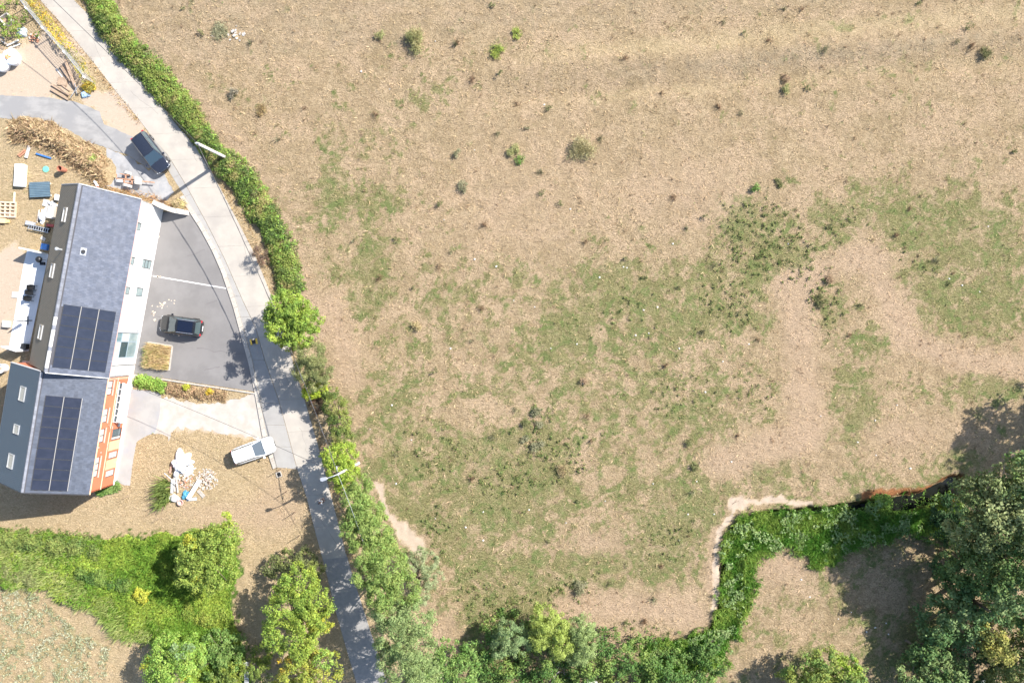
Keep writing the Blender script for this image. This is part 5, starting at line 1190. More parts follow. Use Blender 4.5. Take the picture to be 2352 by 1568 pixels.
def tree(name, label, lobes, mat, rc=.42, per=34, size=.23, dens=1.0, group=None, cat='tree', up=.5, asp=.55, accents=(), zt=None, base=None, ground=False):
    """lobes: survey x, y, radius, centre height, vertical radius"""
    wl_ = []
    for (px, py, r_, zc, rz) in lobes:
        k = (H-zc)/H; p = Vector((*G(px, py), zc)) if ground else W(px, py, zc); k = 1 if ground else k; wl_.append((p.x, p.y, zc, r_*S*k, r_*S*k, rz))
    bx = sum(q[0] for q in wl_)/len(wl_); by = sum(q[1] for q in wl_)/len(wl_)
    if base: bx, by = G(*base)
    z0 = float(gz(bx, by)); r_ = empty(name, bx, by, z0, label=label, cat=cat, group=group)
    zc = max(q[2] for q in wl_); tr = .035*zc+.04
    tb = MB().tube([(bx,by,z0-.2),(bx+.1,by+.05,zc*.35),(bx-.05,by+.1,zc*.7),(bx,by,zc*.98)], tr, 9, tr*.35)
    tb.build('trunk', bark, r_)
    lb = MB(); rg = random.Random(len(label))
    for q in wl_:
        for i in range(4 if len(wl_) < 4 else 2):
            a = rg.random()*6.28; e = Vector((q[0]+q[3]*.7*math.cos(a), q[1]+q[4]*.7*math.sin(a), q[2]+q[5]*.3)); s_ = Vector((bx, by, zc*rg.uniform(.3,.6)))
            lb.tube([s_, s_.lerp(e,.5)+Vector((0,0,.3)), e], tr*.45, 6, .02)
    lb.build('limbs', bark, r_)
    V_, F_ = crown(wl_, rc, per, size, dens, up, asp); cr = link('crown', fastmesh('crown', V_, F_, mat), r_)
    for (px, py, rr, zc2, m_, n_) in accents:
        p = W(px, py, zc2); V_, F_ = crown([(p.x, p.y, zc2, rr*S, rr*S, rr*S*.7)], rc*.8, per, size, n_, up); tag(link('leaf_cluster', fastmesh('leaf_cluster', V_, F_, m_), r_), kind='stuff')
    return r_
# the big trees
tree('broadleaf_tree', 'round olive green tree casting a dark shadow on the lush green grass', [(462,1262,50,4.4,2.6),(500,1250,48,4.6,2.5),(505,1300,50,4.5,2.5),(450,1310,46,4.2,2.4),(525,1225,26,5.0,1.6),(440,1275,32,4.0,2.0)], M('olive_lime_leaves', (.19,.27,.05), (.27,.345,.07), scale=.8, rough=.6, rand=.35, hue=.02, trans=.22, spec=.2), accents=[(440,1240,16,5.6,lf_yellow,.8),(520,1195,14,5.6,lf_lime,.8)], base=(495,1265))
tree('broadleaf_tree', 'fresh green tree with big rounded leaf clusters near the lower edge of the lush grass', [(395,1515,46,4.4,2.6),(435,1500,40,4.2,2.4),(365,1530,34,3.8,2.0),(410,1545,36,4.0,2.0),(385,1480,26,4.2,1.8)], lf_bright, rc=.44, size=.22, per=40, accents=[(336,1524,12,4.6,lf_yellow,.9),(418,1562,14,4.2,lf_yellow,.8),(420,1490,22,6.2,lf_blue,.5)], base=(415,1500))
tree('broadleaf_tree', 'tall yellow-green tree beside the shaded asphalt road', [(690,1340,44,5.6,2.8),(722,1385,38,6.2,2.6),(662,1395,44,5.6,2.8),(708,1430,42,6.2,2.6),(645,1450,42,5.0,2.4),(690,1470,34,5.6,2.2),(655,1350,24,4.4,2.0),(738,1420,22,5.8,1.8)], M('tall_lime_leaves', (.17,.26,.045), (.29,.37,.06), scale=.5, rough=.6, rand=.45, hue=.02, trans=.2, spec=.2), rc=.42, size=.21, per=42, accents=[(735,1430,24,6.4,lf_yellow,.8),(640,1460,20,6.2,lf_bright,.6)], base=(705,1395))
tree('broadleaf_tree', 'golden green tree at the bottom edge beside the asphalt road', [(740,1545,46,4.0,2.4),(690,1540,40,4.0,2.2),(700,1500,26,3.6,1.8),(655,1565,30,3.2,1.8)], leafm('golden_green_leaves', (.33,.34,.06), (.24,.31,.06)), accents=[(655,1525,18,4.2,lf_gold,.5),(745,1515,20,5.4,lf_bright,.8)], base=(725,1530))
tree('shrub', 'dark scrubby bush with brown twigs above the tall yellow-green tree', [(665,1290,34,1.6,1.3),(700,1285,26,1.8,1.4),(630,1300,24,1.3,1.0),(720,1310,24,2.2,1.3)], M('scrub_leaves', (.17,.20,.05), (.10,.12,.045), scale=1.2, rough=.7, rand=.4, trans=.15), rc=.35, size=.2, cat='shrub')
tree('shrub', 'dark green undergrowth between the round fresh green tree and the metal gate', [(500,1470,34,1.2,1.0),(520,1510,34,1.3,1.1),(490,1530,30,1.2,1.0),(540,1480,28,1.1,.9)], lf_mid, rc=.38, size=.2, cat='shrub')
tree('shrub', 'yellow-green scrub filling the gap under the trees beside the metal gate', [(540,1545,30,1.6,1.4),(520,1568,34,1.4,1.2),(600,1540,28,1.2,1.1),(600,1500,24,1.0,.8)], leafm('gap_scrub_leaves', (.22,.28,.05), (.15,.21,.05)), rc=.35, cat='shrub')
# willows along the road
tree('willow_tree', 'willow with feathery light green leaves beside the road just below the street lamp', [(815,1150,34,4.6,2.2),(838,1180,42,5.4,2.6),(820,1215,38,5.4,2.4),(865,1215,40,5.6,2.6),(875,1255,36,5.6,2.4),(830,1120,26,3.8,1.8)], lf_willow, rc=.42, size=.30, asp=.26, per=52, base=(860,1190))
tree('willow_tree', 'middle willow with feathery leaves leaning over the shaded asphalt road', [(850,1270,40,6.2,2.8),(890,1300,46,6.6,3.0),(850,1320,36,6.4,2.6),(920,1350,40,6.6,2.8),(880,1365,38,6.8,2.8)], lf_willow, rc=.45, size=.30, asp=.26, per=52, base=(905,1310))
tree('willow_tree', 'largest willow by the lower end of the shaded asphalt road', [(900,1400,46,6.8,3.0),(950,1420,46,7.0,3.0),(905,1460,44,7.0,3.0),(950,1490,50,7.2,3.0),(925,1540,48,7.2,3.0),(970,1545,40,6.6,2.8),(890,1500,24,6.4,2.4)], M('willow_leaves_muted', (.20,.28,.10), (.25,.32,.125), scale=.6, rough=.6, rand=.35, hue=.015, trans=.22, spec=.2), rc=.48, size=.30, asp=.26, per=50, base=(945,1460))
tree('willow_tree', 'pale sparse willow with an open hollow centre at the field edge', [(985,1290,24,2.6,1.6),(992,1325,22,2.6,1.6),(965,1360,26,2.4,1.5),(938,1300,20,2.6,1.4),(960,1275,20,2.2,1.3)], lf_pale, rc=.32, size=.24, asp=.22, per=44, dens=.8, base=(960,1320))
tree('broadleaf_tree', 'bluish green rounded tree between the largest willow and the thicket', [(1035,1510,40,3.2,2.0),(1065,1540,38,3.0,2.0),(1010,1545,34,3.0,1.9),(1085,1500,26,2.4,1.5)], lf_mid, rc=.4, base=(1045,1520))
tree('willow_tree', 'pale bluish willow standing in a dark hollow of the thicket', [(1170,1450,32,3.4,2.2),(1150,1475,26,3.0,1.9),(1190,1475,24,3.0,1.8)], lf_blue, rc=.34, size=.22, asp=.3, per=44)
tree('willow_tree', 'bright yellow-green willow in the thicket beside the pale bluish one', [(1250,1420,32,3.4,2.2),(1275,1440,34,3.6,2.2),(1245,1455,26,3.2,2.0),(1290,1475,30,3.2,2.2)], M('yellow_willow_leaves', (.26,.34,.06), (.33,.40,.09), scale=.7, rough=.6, rand=.35, trans=.22), rc=.36, size=.26, asp=.26, per=48)
tree('willow_tree', 'soft green willow in the thicket beside the bright yellow-green one', [(1335,1440,30,3.2,2.0),(1345,1475,32,3.2,2.0),(1325,1500,26,2.8,1.8)], M('soft_willow_leaves', (.22,.30,.10), (.27,.35,.12), scale=.7, rough=.6, rand=.35, trans=.22), rc=.36, size=.26, asp=.26, per=48)
# roadside trees above the lamp
tree('broadleaf_tree', 'bright yellow-green tree in the roadside hedge opposite the tarmac', [(655,715,38,5.0,2.6),(690,725,36,5.2,2.6),(650,755,36,5.0,2.5),(685,770,34,5.0,2.5),(710,735,28,4.8,2.2),(640,735,26,4.2,2.2),(665,685,24,4.2,2.0)], M('lime_tree_leaves', (.15,.24,.045), (.29,.38,.06), scale=.55, rough=.6, rand=.45, hue=.015, trans=.22, spec=.2), rc=.36, size=.21, per=38, accents=[(665,785,22,4.6,lf_yellow,.6)], base=(690,735))
tree('willow_tree', 'olive grey feathery tree just below the bright tree in the hedge', [(715,815,32,4.6,2.4),(735,845,28,4.2,2.2),(705,850,28,4.2,2.2),(725,875,22,3.4,1.8)], lf_olive, rc=.36, size=.26, asp=.24, per=46, base=(735,835))
tree('shrub', 'small vivid yellow-green shrub below the olive grey tree', [(712,898,20,2.4,1.3),(735,893,18,2.2,1.2)], leafm('vivid_lime_leaves', (.32,.42,.04), (.38,.44,.05)), rc=.3, size=.2, cat='shrub')
tree('shrub', 'reddish brown withered shrub at the road edge under the vivid yellow-green one', [(728,930,20,1.2,.9),(742,920,14,1.2,.8)], lf_redbrown, rc=.25, size=.14, cat='shrub')
tree('shrub', 'brown bare twiggy shrub in the hedge beside the concrete road', [(597,580,17,1.3,1.0),(604,600,12,1.1,.8)], leafm('twig_brown', (.24,.15,.10), (.17,.12,.09)), rc=.22, size=.16, asp=.14, per=40, cat='shrub')
tree('shrub', 'mixed green shrub in the hedge above the street lamp tree', [(765,930,26,1.9,1.5),(780,970,28,1.9,1.5),(785,1005,28,2.0,1.5),(755,900,18,1.8,1.2)], lf_hedge, rc=.34, size=.2, cat='shrub')
tree('broadleaf_tree', 'yellow-green tree in the hedge around the foot of the street lamp', [(765,1050,28,4.0,2.2),(795,1045,28,4.0,2.1),(780,1080,30,4.2,2.2),(805,1085,24,3.8,2.0),(795,1110,22,3.4,1.8)], M('lamp_tree_leaves', (.24,.34,.05), (.31,.39,.06), scale=.8, rough=.6, rand=.38, hue=.02, trans=.22, spec=.2), rc=.34, size=.2, base=(800,1070))
# right hand woodland
wg = 'tall woodland trees beyond the stream'
tree('woodland_tree', 'tall pale green tree at the bend where the stream enters the woodland', [(2255,1150,60,8.4,3.8),(2310,1120,55,8.8,3.8),(2290,1210,62,8.8,4),(2235,1215,48,7.5,3.4),(2330,1180,50,9.2,4),(2228,1125,34,6.6,2.8)], leafm('pale_woodland_leaves', (.13,.18,.06), (.25,.29,.125), sc=.4), rc=.62, size=.36, group=wg, base=(2200,1130))
tree('woodland_tree', 'tall dark green tree in the middle of the woodland beside the mown field', [(2215,1300,50,5.2,3.6),(2270,1310,58,7,4),(2240,1255,40,6,3.5),(2320,1290,50,8.5,4),(2185,1350,36,3.6,2.6)], lf_wood, rc=.6, size=.34, group=wg, base=(2210,1270))
tree('woodland_tree', 'broad bluish green tree above the faded yellow tree of the woodland', [(2195,1380,52,4.0,2.8),(2260,1370,56,5.5,3.4),(2310,1340,46,7,3.8),(2152,1430,44,2.8,2.2),(2210,1430,48,3.8,2.6)], leafm('bluish_woodland_leaves', (.10,.185,.065), (.19,.27,.105), sc=.4), rc=.58, size=.34, group=wg, base=(2180,1350))
tree('woodland_tree', 'broad green tree at the lower edge of the woodland beside the field', [(2122,1495,44,2.4,1.9),(2105,1550,44,2.2,1.8),(2165,1540,50,3,2.2),(2160,1475,44,2.8,2.2),(2180,1590,46,3,2.2)], leafm('woodland_edge_leaves', (.10,.18,.055), (.20,.27,.10), sc=.4), rc=.55, size=.34, group=wg, base=(2080,1470))
tree('woodland_tree', 'yellow leaved tree rising out of the dark shade of the woodland', [(2275,1455,26,5.5,2.2),(2290,1490,26,5.5,2.2),(2265,1490,22,5,2)], leafm('yellow_woodland_leaves', (.36,.34,.09), (.28,.29,.08)), rc=.45, size=.28, group=wg)
tree('woodland_tree', 'yellow-green tree cut by the lower corner edge of the woodland', [(2345,1460,24,5,2),(2340,1530,40,4.5,2.4),(2300,1555,34,3.5,2)], leafm('corner_tree_leaves', (.24,.26,.08), (.17,.21,.07)), rc=.45, size=.28, group=wg)
tree('woodland_tree', 'tall tree beyond the frame edge whose shadow falls on the pasture', [(2500,860,75,10,4.5),(2565,900,80,11,4.5),(2490,920,65,9.5,4.2),(2550,980,80,11,4.5)], lf_wood, rc=.7, size=.42, per=30, group=wg, ground=True)
tree('woodland_tree', 'dark tree behind the tall pale green one at the woodland edge', [(2380,1230,60,10,4.2),(2385,1310,50,9,4.0),(2370,1090,50,10.5,4)], lf_wood, rc=.65, size=.38, group=wg, base=(2330,1230))
tree('woodland_tree', 'dark tree filling the shaded woodland beside the yellow tree', [(2395,1420,60,6.5,3.6),(2400,1500,50,5.5,3.4)], lf_wood, rc=.65, size=.38, group=wg, base=(2300,1400))
tree('understorey_shrub', 'low dark understorey shrubs on the shaded woodland floor', [(2215,1495,40,1.5,1.2),(2240,1540,44,1.4,1.2),(2290,1420,44,1.6,1.2),(2330,1400,40,1.5,1.2),(2300,1520,44,1.5,1.2),(2340,1560,40,1.5,1.2),(2200,1565,34,1.2,1),(2180,1215,36,1.6,1.2),(2200,1265,36,1.6,1.2),(2170,1300,30,1.4,1.1),(2190,1160,36,1.5,1.2),(2230,1200,36,2.4,1.6)], lf_dark, rc=.45, size=.26, cat='shrub')
tree('broadleaf_tree', 'broad mixed green and yellow tree at the bottom edge of the mown field', [(1855,1545,48,3.6,2.4),(1900,1530,44,3.8,2.4),(1945,1550,46,3.8,2.4),(1880,1590,56,3.8,2.4),(1820,1575,34,3.0,2.0),(1965,1580,34,3.2,2.0)], leafm('mixed_tree_leaves', (.15,.24,.06), (.26,.31,.07), sc=.6), rc=.42, size=.24, accents=[(1950,1525,26,5.0,lf_lime,.6)], base=(1885,1560))
tree('shrub', 'dark round shrub at the stream corner where the thicket meets the field', [(1640,1478,18,1.2,1.0),(1620,1490,20,1.2,1.0),(1600,1500,16,1.0,.8)], leafm('stream_shrub_leaves', (.09,.17,.045), (.14,.23,.06)), rc=.3, size=.2, cat='shrub')

# ------------------------------------------------------------------ hedge, thicket and ground cover
def surf_clumps(n, poly_pts, half, hgt, rc, noise_=.35):
    """clump centres over a long mound around a centre line"""
    P_, L_ = along(poly_pts, 1); out = []
    for i in range(n):
        t = RNG.random(); p = at(P_, L_, t); q = at(P_, L_, min(1, t+.01)); q0 = at(P_, L_, max(0, t-.01)); d = (q-q0).normalized(); u = RNG.random()*2-1
        hw = half*(.45+.9*float(fbm(np.array(t*16.0), np.array(2.0 if u > 0 else 9.0), 3))); hh = hgt*(1-abs(u)**2.6)**.6*(.15+1.6*float(fbm(np.array(p.x/16.), np.array(p.y/16.), 3)))
        x, y = G(p.x - d.y*u*hw, p.y + d.x*u*hw); out.append((x, y, hh*(1-.25*RNG.random()) - rc*.4))
    return np.array(out)
hr = empty('bramble_hedge', *G(440,280), 0, label='long bramble hedge following the curve of the concrete road beside the pasture', cat='hedge')
C = surf_clumps(1700, hedge_line, 30, 1.15, .36)
C2 = surf_clumps(1000, hedge_line, 33, 1.05, .3)
tag(link('foliage', fastmesh('foliage', *clumpleaves(C, .36*(.7+.6*RNG.random(len(C))), 32, .16, .55), lf_hedge), hr), kind='stuff')
tag(link('foliage', fastmesh('foliage', *clumpleaves(C2, .28, 18, .18, .55), lf_bright), hr), kind='stuff')
tag(link('foliage', fastmesh('foliage', *clumpleaves(surf_clumps(900, hedge_line, 38, .85, .3), .28, 16, .17, .5), lf_olive), hr), kind='stuff')
st2 = MB()
for p in C[::9]: st2.tube([(p[0]*1.0, p[1], -.1), (p[0]+random.uniform(-.3,.3), p[1]+random.uniform(-.3,.3), max(.3, p[2]))], .02, 4)
st2.build('stems', bark, hr)

lf_deadbrown0 = leafm('dead_stalks', (.26,.18,.11), (.38,.28,.18))
def scatter(n, maskf, box=(-56,56,-39,39)):
    x = RNG.uniform(box[0], box[1], n); y = RNG.uniform(box[2], box[3], n); k = maskf(x, y); m_ = RNG.random(n) < k
    x, y = x[m_], y[m_]; return np.stack([x, y, gz(x, y)], 1)
def pxy(x, y): return x/S+CX, CY-y/S
def mk(A): return lambda x, y: gsamp(A, x, y)
def stuff(name, parts, mat, parent=None):
    V_, F_ = join(parts) if isinstance(parts, list) else parts
    return tag(link(name, fastmesh(name, V_, F_, mat), parent), kind='stuff')
eastm = east*(1-lush)*(1-soil)*(1-ditch)
paved = np.zeros(X.shape, bool)
for pl in (road_l+road_r[::-1], asph_l+asph_r[::-1], gut_l+[(683,1077)]+[p for p in road_l[::-1] if 318 < p[1] < 1076], tarmac_p, drive_p, pad_p, path_p, gravel_p, terrace_p, [(142,420),(182,420),(380,470),(308,862),(303,865),(262,1112),(60,1098),(100,840)]): paved |= inpoly(PX, PY, pl)
wild = (1-paved.astype(float))
# pasture: short dry blades everywhere, denser clumps by noise
P = scatter(80000, lambda x, y: gsamp(eastm*(.25+.75*sst(.4,.6,n2))*wild, x, y)*(1-.55*gsamp(green_a, x, y)))
stuff('dry_grass', blades(P, .24, .06, 1.5), lf_dry)
P = scatter(36000, lambda x, y: gsamp(green_a*eastm*wild, x, y)*.9)
stuff('green_grass', blades(P, .22, .06, 1.3), leafm('pasture_green_blades', (.30,.29,.11), (.40,.36,.16)))
P = scatter(52000, lambda x, y: gsamp((1-east)*wild*(1-lush)*(1-weed)*(1-soil*.9), x, y)*.9)
stuff('straw_grass', blades(P, .22, .045, 1.1), leafm('straw_blades', (.60,.47,.28), (.48,.37,.20)))
# dark weed carpets in the greener hollows
wz = np.zeros_like(X)
for b_ in [(1745,540,80,75,1.5),(1690,690,50,55,1.2),(1840,610,55,40,1.1),(1225,975,45,55,.8),(1890,700,40,60,.9),(1930,520,50,30,.6),(1160,1110,80,60,.55),(1000,1230,30,40,.9),(1160,1410,75,50,1.2),(1300,1370,70,40,.9),(1540,1230,60,50,.5),
           (1280,1050,90,50,.6),(1010,1040,70,60,.4),(1560,900,70,60,.4),(1420,720,80,60,.4),(1740,900,60,40,.5),(2110,600,40,40,.4),(1100,1380,40,60,.9),(1560,1480,90,25,1.2),(1480,1440,60,20,.9)]: blob(wz, *b_[:4], st=b_[4])
wz = np.clip(wz*1.15+.22*green_a, 0, 1.2)*sst(.46,.60,n3*.4+n4*.6)*(1-lush)*(1-soil)
P = scatter(90000, lambda x, y: gsamp(wz*wild, x, y)); P[:, 2] += .10*RNG.random(len(P))+.04
stuff('weeds', [leafcards(P[::2], unit(len(P[::2]))*.6+np.array([0,0,.6]), .15, .45)], lf_mid)
P = P[1::2]; stuff('dark_weeds', [leafcards(P+np.array([0,0,.05]), unit(len(P))*.7+np.array([0,0,.5]), .14, .45), blades(P[::3], .3, .05, .6)], lf_darkweed)
P = scatter(90000, lambda x, y: gsamp(np.clip((wz-.22)*1.4,0,1)*wild, x, y)); P[:, 2] += .14
stuff('broad_weeds', clumpleaves(P, .20*(.6+.8*RNG.random(len(P))), 9, .17, .6, .6), leafm('broad_weed_leaves', (.10,.135,.04), (.18,.21,.07)))
P = scatter(3500, lambda x, y: gsamp(eastm*wild*sst(.5,.62,n2), x, y)*.5)
stuff('dead_stalk_weeds', blades(np.repeat(P, 9, 0)+np.concatenate([RNG.normal(size=(len(P)*9,2))*.07, np.zeros((len(P)*9,1))], 1), .26, .045, 1.0), lf_deadbrown0)
# stream vegetation
sm = lush*(PX > 1350)*(1-sst(26,16,dline(U, V, [(2055,1160),(2120,1150)]))*.9)
P = scatter(260000, lambda x, y: gsamp(sm, x, y)*gsamp(1-.45*sst(.45,.55,n2), x, y), (14,48,-36,-14)); hh = gsamp(ditch, P[:, 0], P[:, 1]); P[:, 2] += .12+.85*hh+.5*fbm(P[:, 0]*.9, P[:, 1]*.9, 3)
stuff('stream_grass', [leafcards(P[::2], unit(len(P[::2]))*.7+np.array([0,0,.5]), .22, .30), blades(P[1::2]-np.array([0,0,.15]), .5, .06, 1.2)], lf_lush)
P = scatter(60000, lambda x, y: gsamp(sm*sst(.52,.62,n2), x, y), (14,48,-36,-14)); P[:, 2] += .30+.9*gsamp(ditch, P[:, 0], P[:, 1])+.6*fbm(P[:, 0]*.9+4, P[:, 1]*.9, 3)
stuff('stream_weeds', leafcards(P, unit(len(P))*.5+np.array([0,0,.7]), .24, .55), leafm('stream_weed_leaves', (.19,.28,.10), (.25,.33,.13)))
# lush meadow south-west
swm = sw.astype(float)
reedm = .75*np.clip(np.exp(-(dline(PX, PY, [(0,1290),(90,1330),(190,1380),(250,1430),(330,1480)])/38)**2)*1.1 + sst(260,60,PX)*.55, 0, 1)
P = scatter(170000, lambda x, y: gsamp(swm*(1-reedm*.85), x, y), (-56,-28,-39,-18)); P[:, 2] += .05+1.1*fbm(P[:, 0]*.9, P[:, 1]*.9, 3)**1.3
stuff('lush_meadow', [leafcards(P, unit(len(P))*.75+np.array([0,0,.4]), .26, .32), blades(P[::4]-np.array([0,0,.2]), .5, .07, .8)], leafm('meadow_leaves', (.15,.27,.035), (.29,.39,.065), sc=.35))
P = scatter(120000, lambda x, y: gsamp(swm*reedm*sst(.30,.5,n3), x, y)*.95, (-56,-28,-39,-18))
stuff('reed_grass', blades(P, .75, .10, .8, (-.25,-.13)), lf_reed)
P = scatter(90000, lambda x, y: gsamp(weed*wild*sst(.35,.6,n3), x, y)*.55, (-56,-38,-39,-22)); P[:, 2] += .12
stuff('grey_weeds', leafcards(P, unit(len(P))*.6+np.array([0,0,.5]), .17, .6), lf_weed)
P = scatter(50000, lambda x, y: gsamp(weed*wild*sst(.5,.6,n3), x, y)*.2, (-56,-38,-39,-22))
stuff('grey_weeds', blades(P, .35, .06, .8), lf_darkweed)
# thicket along the lower edge
tp = [(1090,1600),(1085,1540),(1110,1480),(1105,1420),(1150,1400),(1230,1425),(1300,1420),(1370,1440),(1440,1450),(1520,1470),(1590,1490),(1650,1500),(1640,1540),(1600,1600)]
tmask = inpoly(U, V, tp).astype(float)
cl = scatter(4200, lambda x, y: gsamp(tmask*sst(.25,.42,n3), x, y)*.9, (-5,23,-39,-25)); cl[:, 2] = np.maximum(cl[:, 2], -.3)+.2+2.6*sst(.25,.75,fbm(cl[:, 0]*.55, cl[:, 1]*.55, 3))*(cl[:, 1] < -28.5)
stuff('thicket_undergrowth', clumpleaves(cl, .4*(.6+.8*RNG.random(len(cl))), 26, .21, .5), leafm('thicket_leaves', (.085,.165,.04), (.20,.28,.07), sc=.35))
# dry verge tufts
def tuft_obj(parts, mat, name): return stuff(name, parts, mat)
def near(pts, wd, lo_=0): return lambda x, y: (lambda d: (d < wd)*(d > lo_)*1.0)(dline(*pxy(x, y), pts))
rr = road_r
P = scatter(50000, lambda x, y: near([(p[0]+9, p[1]-2) for p in rr], 14)(x, y)*gsamp(wild, x, y), (-56,-15,-26,39))
stuff('verge_grass', blades(P, .38, .06, .9), lf_ochre)
P = scatter(26000, lambda x, y: near([(p[0]-4, p[1]+2) for p in road_l[:7]], 8)(x, y)*gsamp(wild, x, y), (-56,-30,15,39))
stuff('verge_grass', blades(P, .25, .05, .9), lf_ochre)
# yellow flowering verge between fence and road
P = scatter(60000, lambda x, y: inpoly(*pxy(x, y), [(40,-40),(88,-5),(130,52),(160,90),(200,142),(228,195),(210,222),(196,190),(170,148),(120,85),(70,25),(25,-40)])*.9, (-56,-38,20,40)); n_ = len(P)
P[:, 2] += .25+.7*fbm(P[:, 0]*.9, P[:, 1]*.9, 3)
k = vnoise(P[:, 0]*.55+3, P[:, 1]*.55)+.25*RNG.random(n_)
fr_ = empty('flowering_verge', *G(130,90), 0, label='tangled verge of yellow flowering weeds between the yard fence and the road', cat='verge')
stuff('flowers', leafcards(P[k > .66], unit((k > .66).sum())*.5+np.array([0,0,.6]), .15, .7), lf_gold, fr_)
stuff('foliage', [leafcards(P[k <= .66], unit((k <= .66).sum())*.6+np.array([0,0,.5]), .17, .4)], leafm('verge_leaves', (.24,.27,.06), (.33,.31,.09)), fr_)
cl = scatter(700, lambda x, y: inpoly(*pxy(x, y), [(-30,-30),(40,-30),(70,25),(112,84),(104,92),(80,80),(70,100),(45,92),(20,95),(10,60),(-20,60)])*.9, (-56,-44,20,40)); cl[:, 2] += .25+1.1*fbm(cl[:, 0]*.6, cl[:, 1]*.6, 3)
iv = empty('ivy_thicket', *G(70,45), 0, label='green ivy and brambles covering the yard corner behind the wire fence', cat='thicket')
stuff('foliage', clumpleaves(cl, .36, 26, .2, .5), leafm('ivy_leaves', (.13,.21,.035), (.20,.27,.05)), iv)
# dry brush bank
P = scatter(60000, lambda x, y: near(bank_p, 34)(x, y)*gsamp(wild, x, y), (-56,-38,12,26))
br = empty('brush_bank', *G(150,330), 0, label='raised bank of dry brown brush and dead grass beside the grey drive', cat='bank')
stuff('dry_brush', blades(P[::4], .30, .09, 2.2), lf_brown, br)
stuff('dry_brush', blades(P[1::5]+np.array([0,0,.03]), .26, .09, 2.4), leafm('pale_brush', (.60,.47,.29), (.50,.38,.22)), br)
stuff('dry_brush', blades(scatter(16000, lambda x, y: near([(250,440),(300,445),(350,455),(400,478),(425,480)], 9)(x, y)*1.0, (-50,-28,10,18)), .4, .05, 1.0), leafm('orange_brush', (.56,.37,.19), (.44,.29,.15)), br)
P = scatter(16000, lambda x, y: inpoly(*pxy(x, y), [(342,787),(395,796),(388,849),(335,841)])*1.0, (-39,-33,-4,1)); P[:, 2] = .08
stuff('tall_grass', blades(P, .6, .05, .5, (-.25,-.05)), leafm('bed_grass_blades', (.60,.47,.27), (.52,.44,.20)), BED)
P = scatter(5000, lambda x, y: inpoly(*pxy(x, y), [(335,800),(356,790),(350,843),(334,840)])*1.0, (-39,-33,-4,1)); P[:, 2] = .1
stuff('tall_grass', blades(P, .6, .05, .6, (-.35,-.1)), lf_reed, BED)
# green and brown strip below the tarmac
def shrubmass(name, label, pts, hgt, mat, n, half, rc=.3, size=.18, cat='shrub', per=24):
    c = surf_clumps(n, pts, half, hgt, rc); r_ = empty(name, *G(*pts[len(pts)//2]), 0, label=label, cat=cat); stuff('foliage', clumpleaves(c, rc*(.7+.6*RNG.random(len(c))), per, size, .5), mat, r_); return r_
shrubmass('low_shrub', 'low bright green shrub at the corner of the tarmac beside the white wall stub', [(315,872),(345,878),(378,890)], .7, lf_bright, 170, 13)
shrubmass('weed_patch', 'brown withered weeds along the lower edge of the tarmac', [(385,892),(430,900),(480,906),(520,908)], .35, lf_brown, 260, 13, .25, .14, 'weeds')
shrubmass('flowering_weed', 'small yellow flowering weed in the brown strip, near the middle of the tarmac edge', [(428,885),(432,893)], .5, lf_yellow, 22, 5, .2, .14, 'weed')
shrubmass('flowering_weed', 'yellow flowering weed in the brown strip, farther from the houses', [(476,903),(488,896)], .5, lf_gold, 26, 5, .2, .14, 'weed')
shrubmass('low_shrub', 'green weeds growing against the lower corner of the orange house', [(225,1128),(262,1122),(275,1112)], .4, lf_mid, 90, 10, .25, .16)
shrubmass('low_shrub', 'lone bright green sapling on the dry brush bank', [(210,368),(219,375)], .9, lf_bright, 40, 10, .25, .17)
shrubmass('flowering_weed', 'bright yellow flowering weed at the foot of the fence by the drive', [(200,195),(212,212)], .7, lf_gold, 60, 12, .22, .15, 'weed')
shrubmass('dry_shrub', 'dry yellow and brown shrub hanging over the white retaining wall', [(405,468),(425,474),(412,484)], .8, leafm('dry_shrub_leaves', (.46,.40,.18), (.40,.30,.19)), 90, 11, .25, .15)
shrubmass('low_shrub', 'pale yellow-green small tree leaning out of the reeds', [(322,1358),(345,1365)], 1.3, lf_yellow, 70, 14, .3, .2)
shrubmass('low_shrub', 'yellow-green sapling within the shadow of the round olive tree', [(448,1325),(470,1335)], 1.4, lf_yellow, 50, 12, .28, .19)
shrubmass('low_shrub', 'fine leaved green shrub at the lower tip of the reeds', [(385,1470),(420,1480),(440,1500)], .7, lf_mid, 130, 16, .3, .18)
shrubmass('low_shrub', 'dark shrub on the stream bank at the bend of the stream', [(2130,1180),(2180,1200)], 1.2, lf_dark, 90, 20, .3, .2)
shrubmass('stream_bush', 'bright green bush on the clay bank where the stream leaves the woodland', [(2010,1150),(2040,1152)], .7, lf_lush, 60, 13, .28, .2)
shrubmass('bramble_patch', 'dense bramble patch along the upper edge of the lush grass behind the orange house', [(-20,1235),(60,1240),(150,1250),(235,1262)], 1.0, leafm('bramble_leaves', (.11,.17,.045), (.21,.26,.07), sc=.6), 620, 24, .34, .18, 'brambles')
shrubmass('bramble_patch', 'dark bramble patch in the middle of the lush grass near the pale reeds', [(180,1300),(240,1330),(300,1345)], 1.0, leafm('bramble_leaves_dark', (.08,.15,.035), (.17,.25,.055), sc=.6), 300, 20, .34, .18, 'brambles')
shrubmass('bramble_patch', 'yellowish bramble patch between the round olive tree and the fresh green tree', [(430,1400),(480,1420),(520,1400)], .9, leafm('bramble_leaves_yellow', (.19,.26,.045), (.28,.33,.06), sc=.6), 300, 22, .34, .18, 'brambles')
shrubmass('bramble_patch', 'olive bramble patch at the western tip of the lush grass', [(-20,1300),(40,1320),(90,1330)], .8, lf_olive, 260, 20, .32, .17, 'brambles')
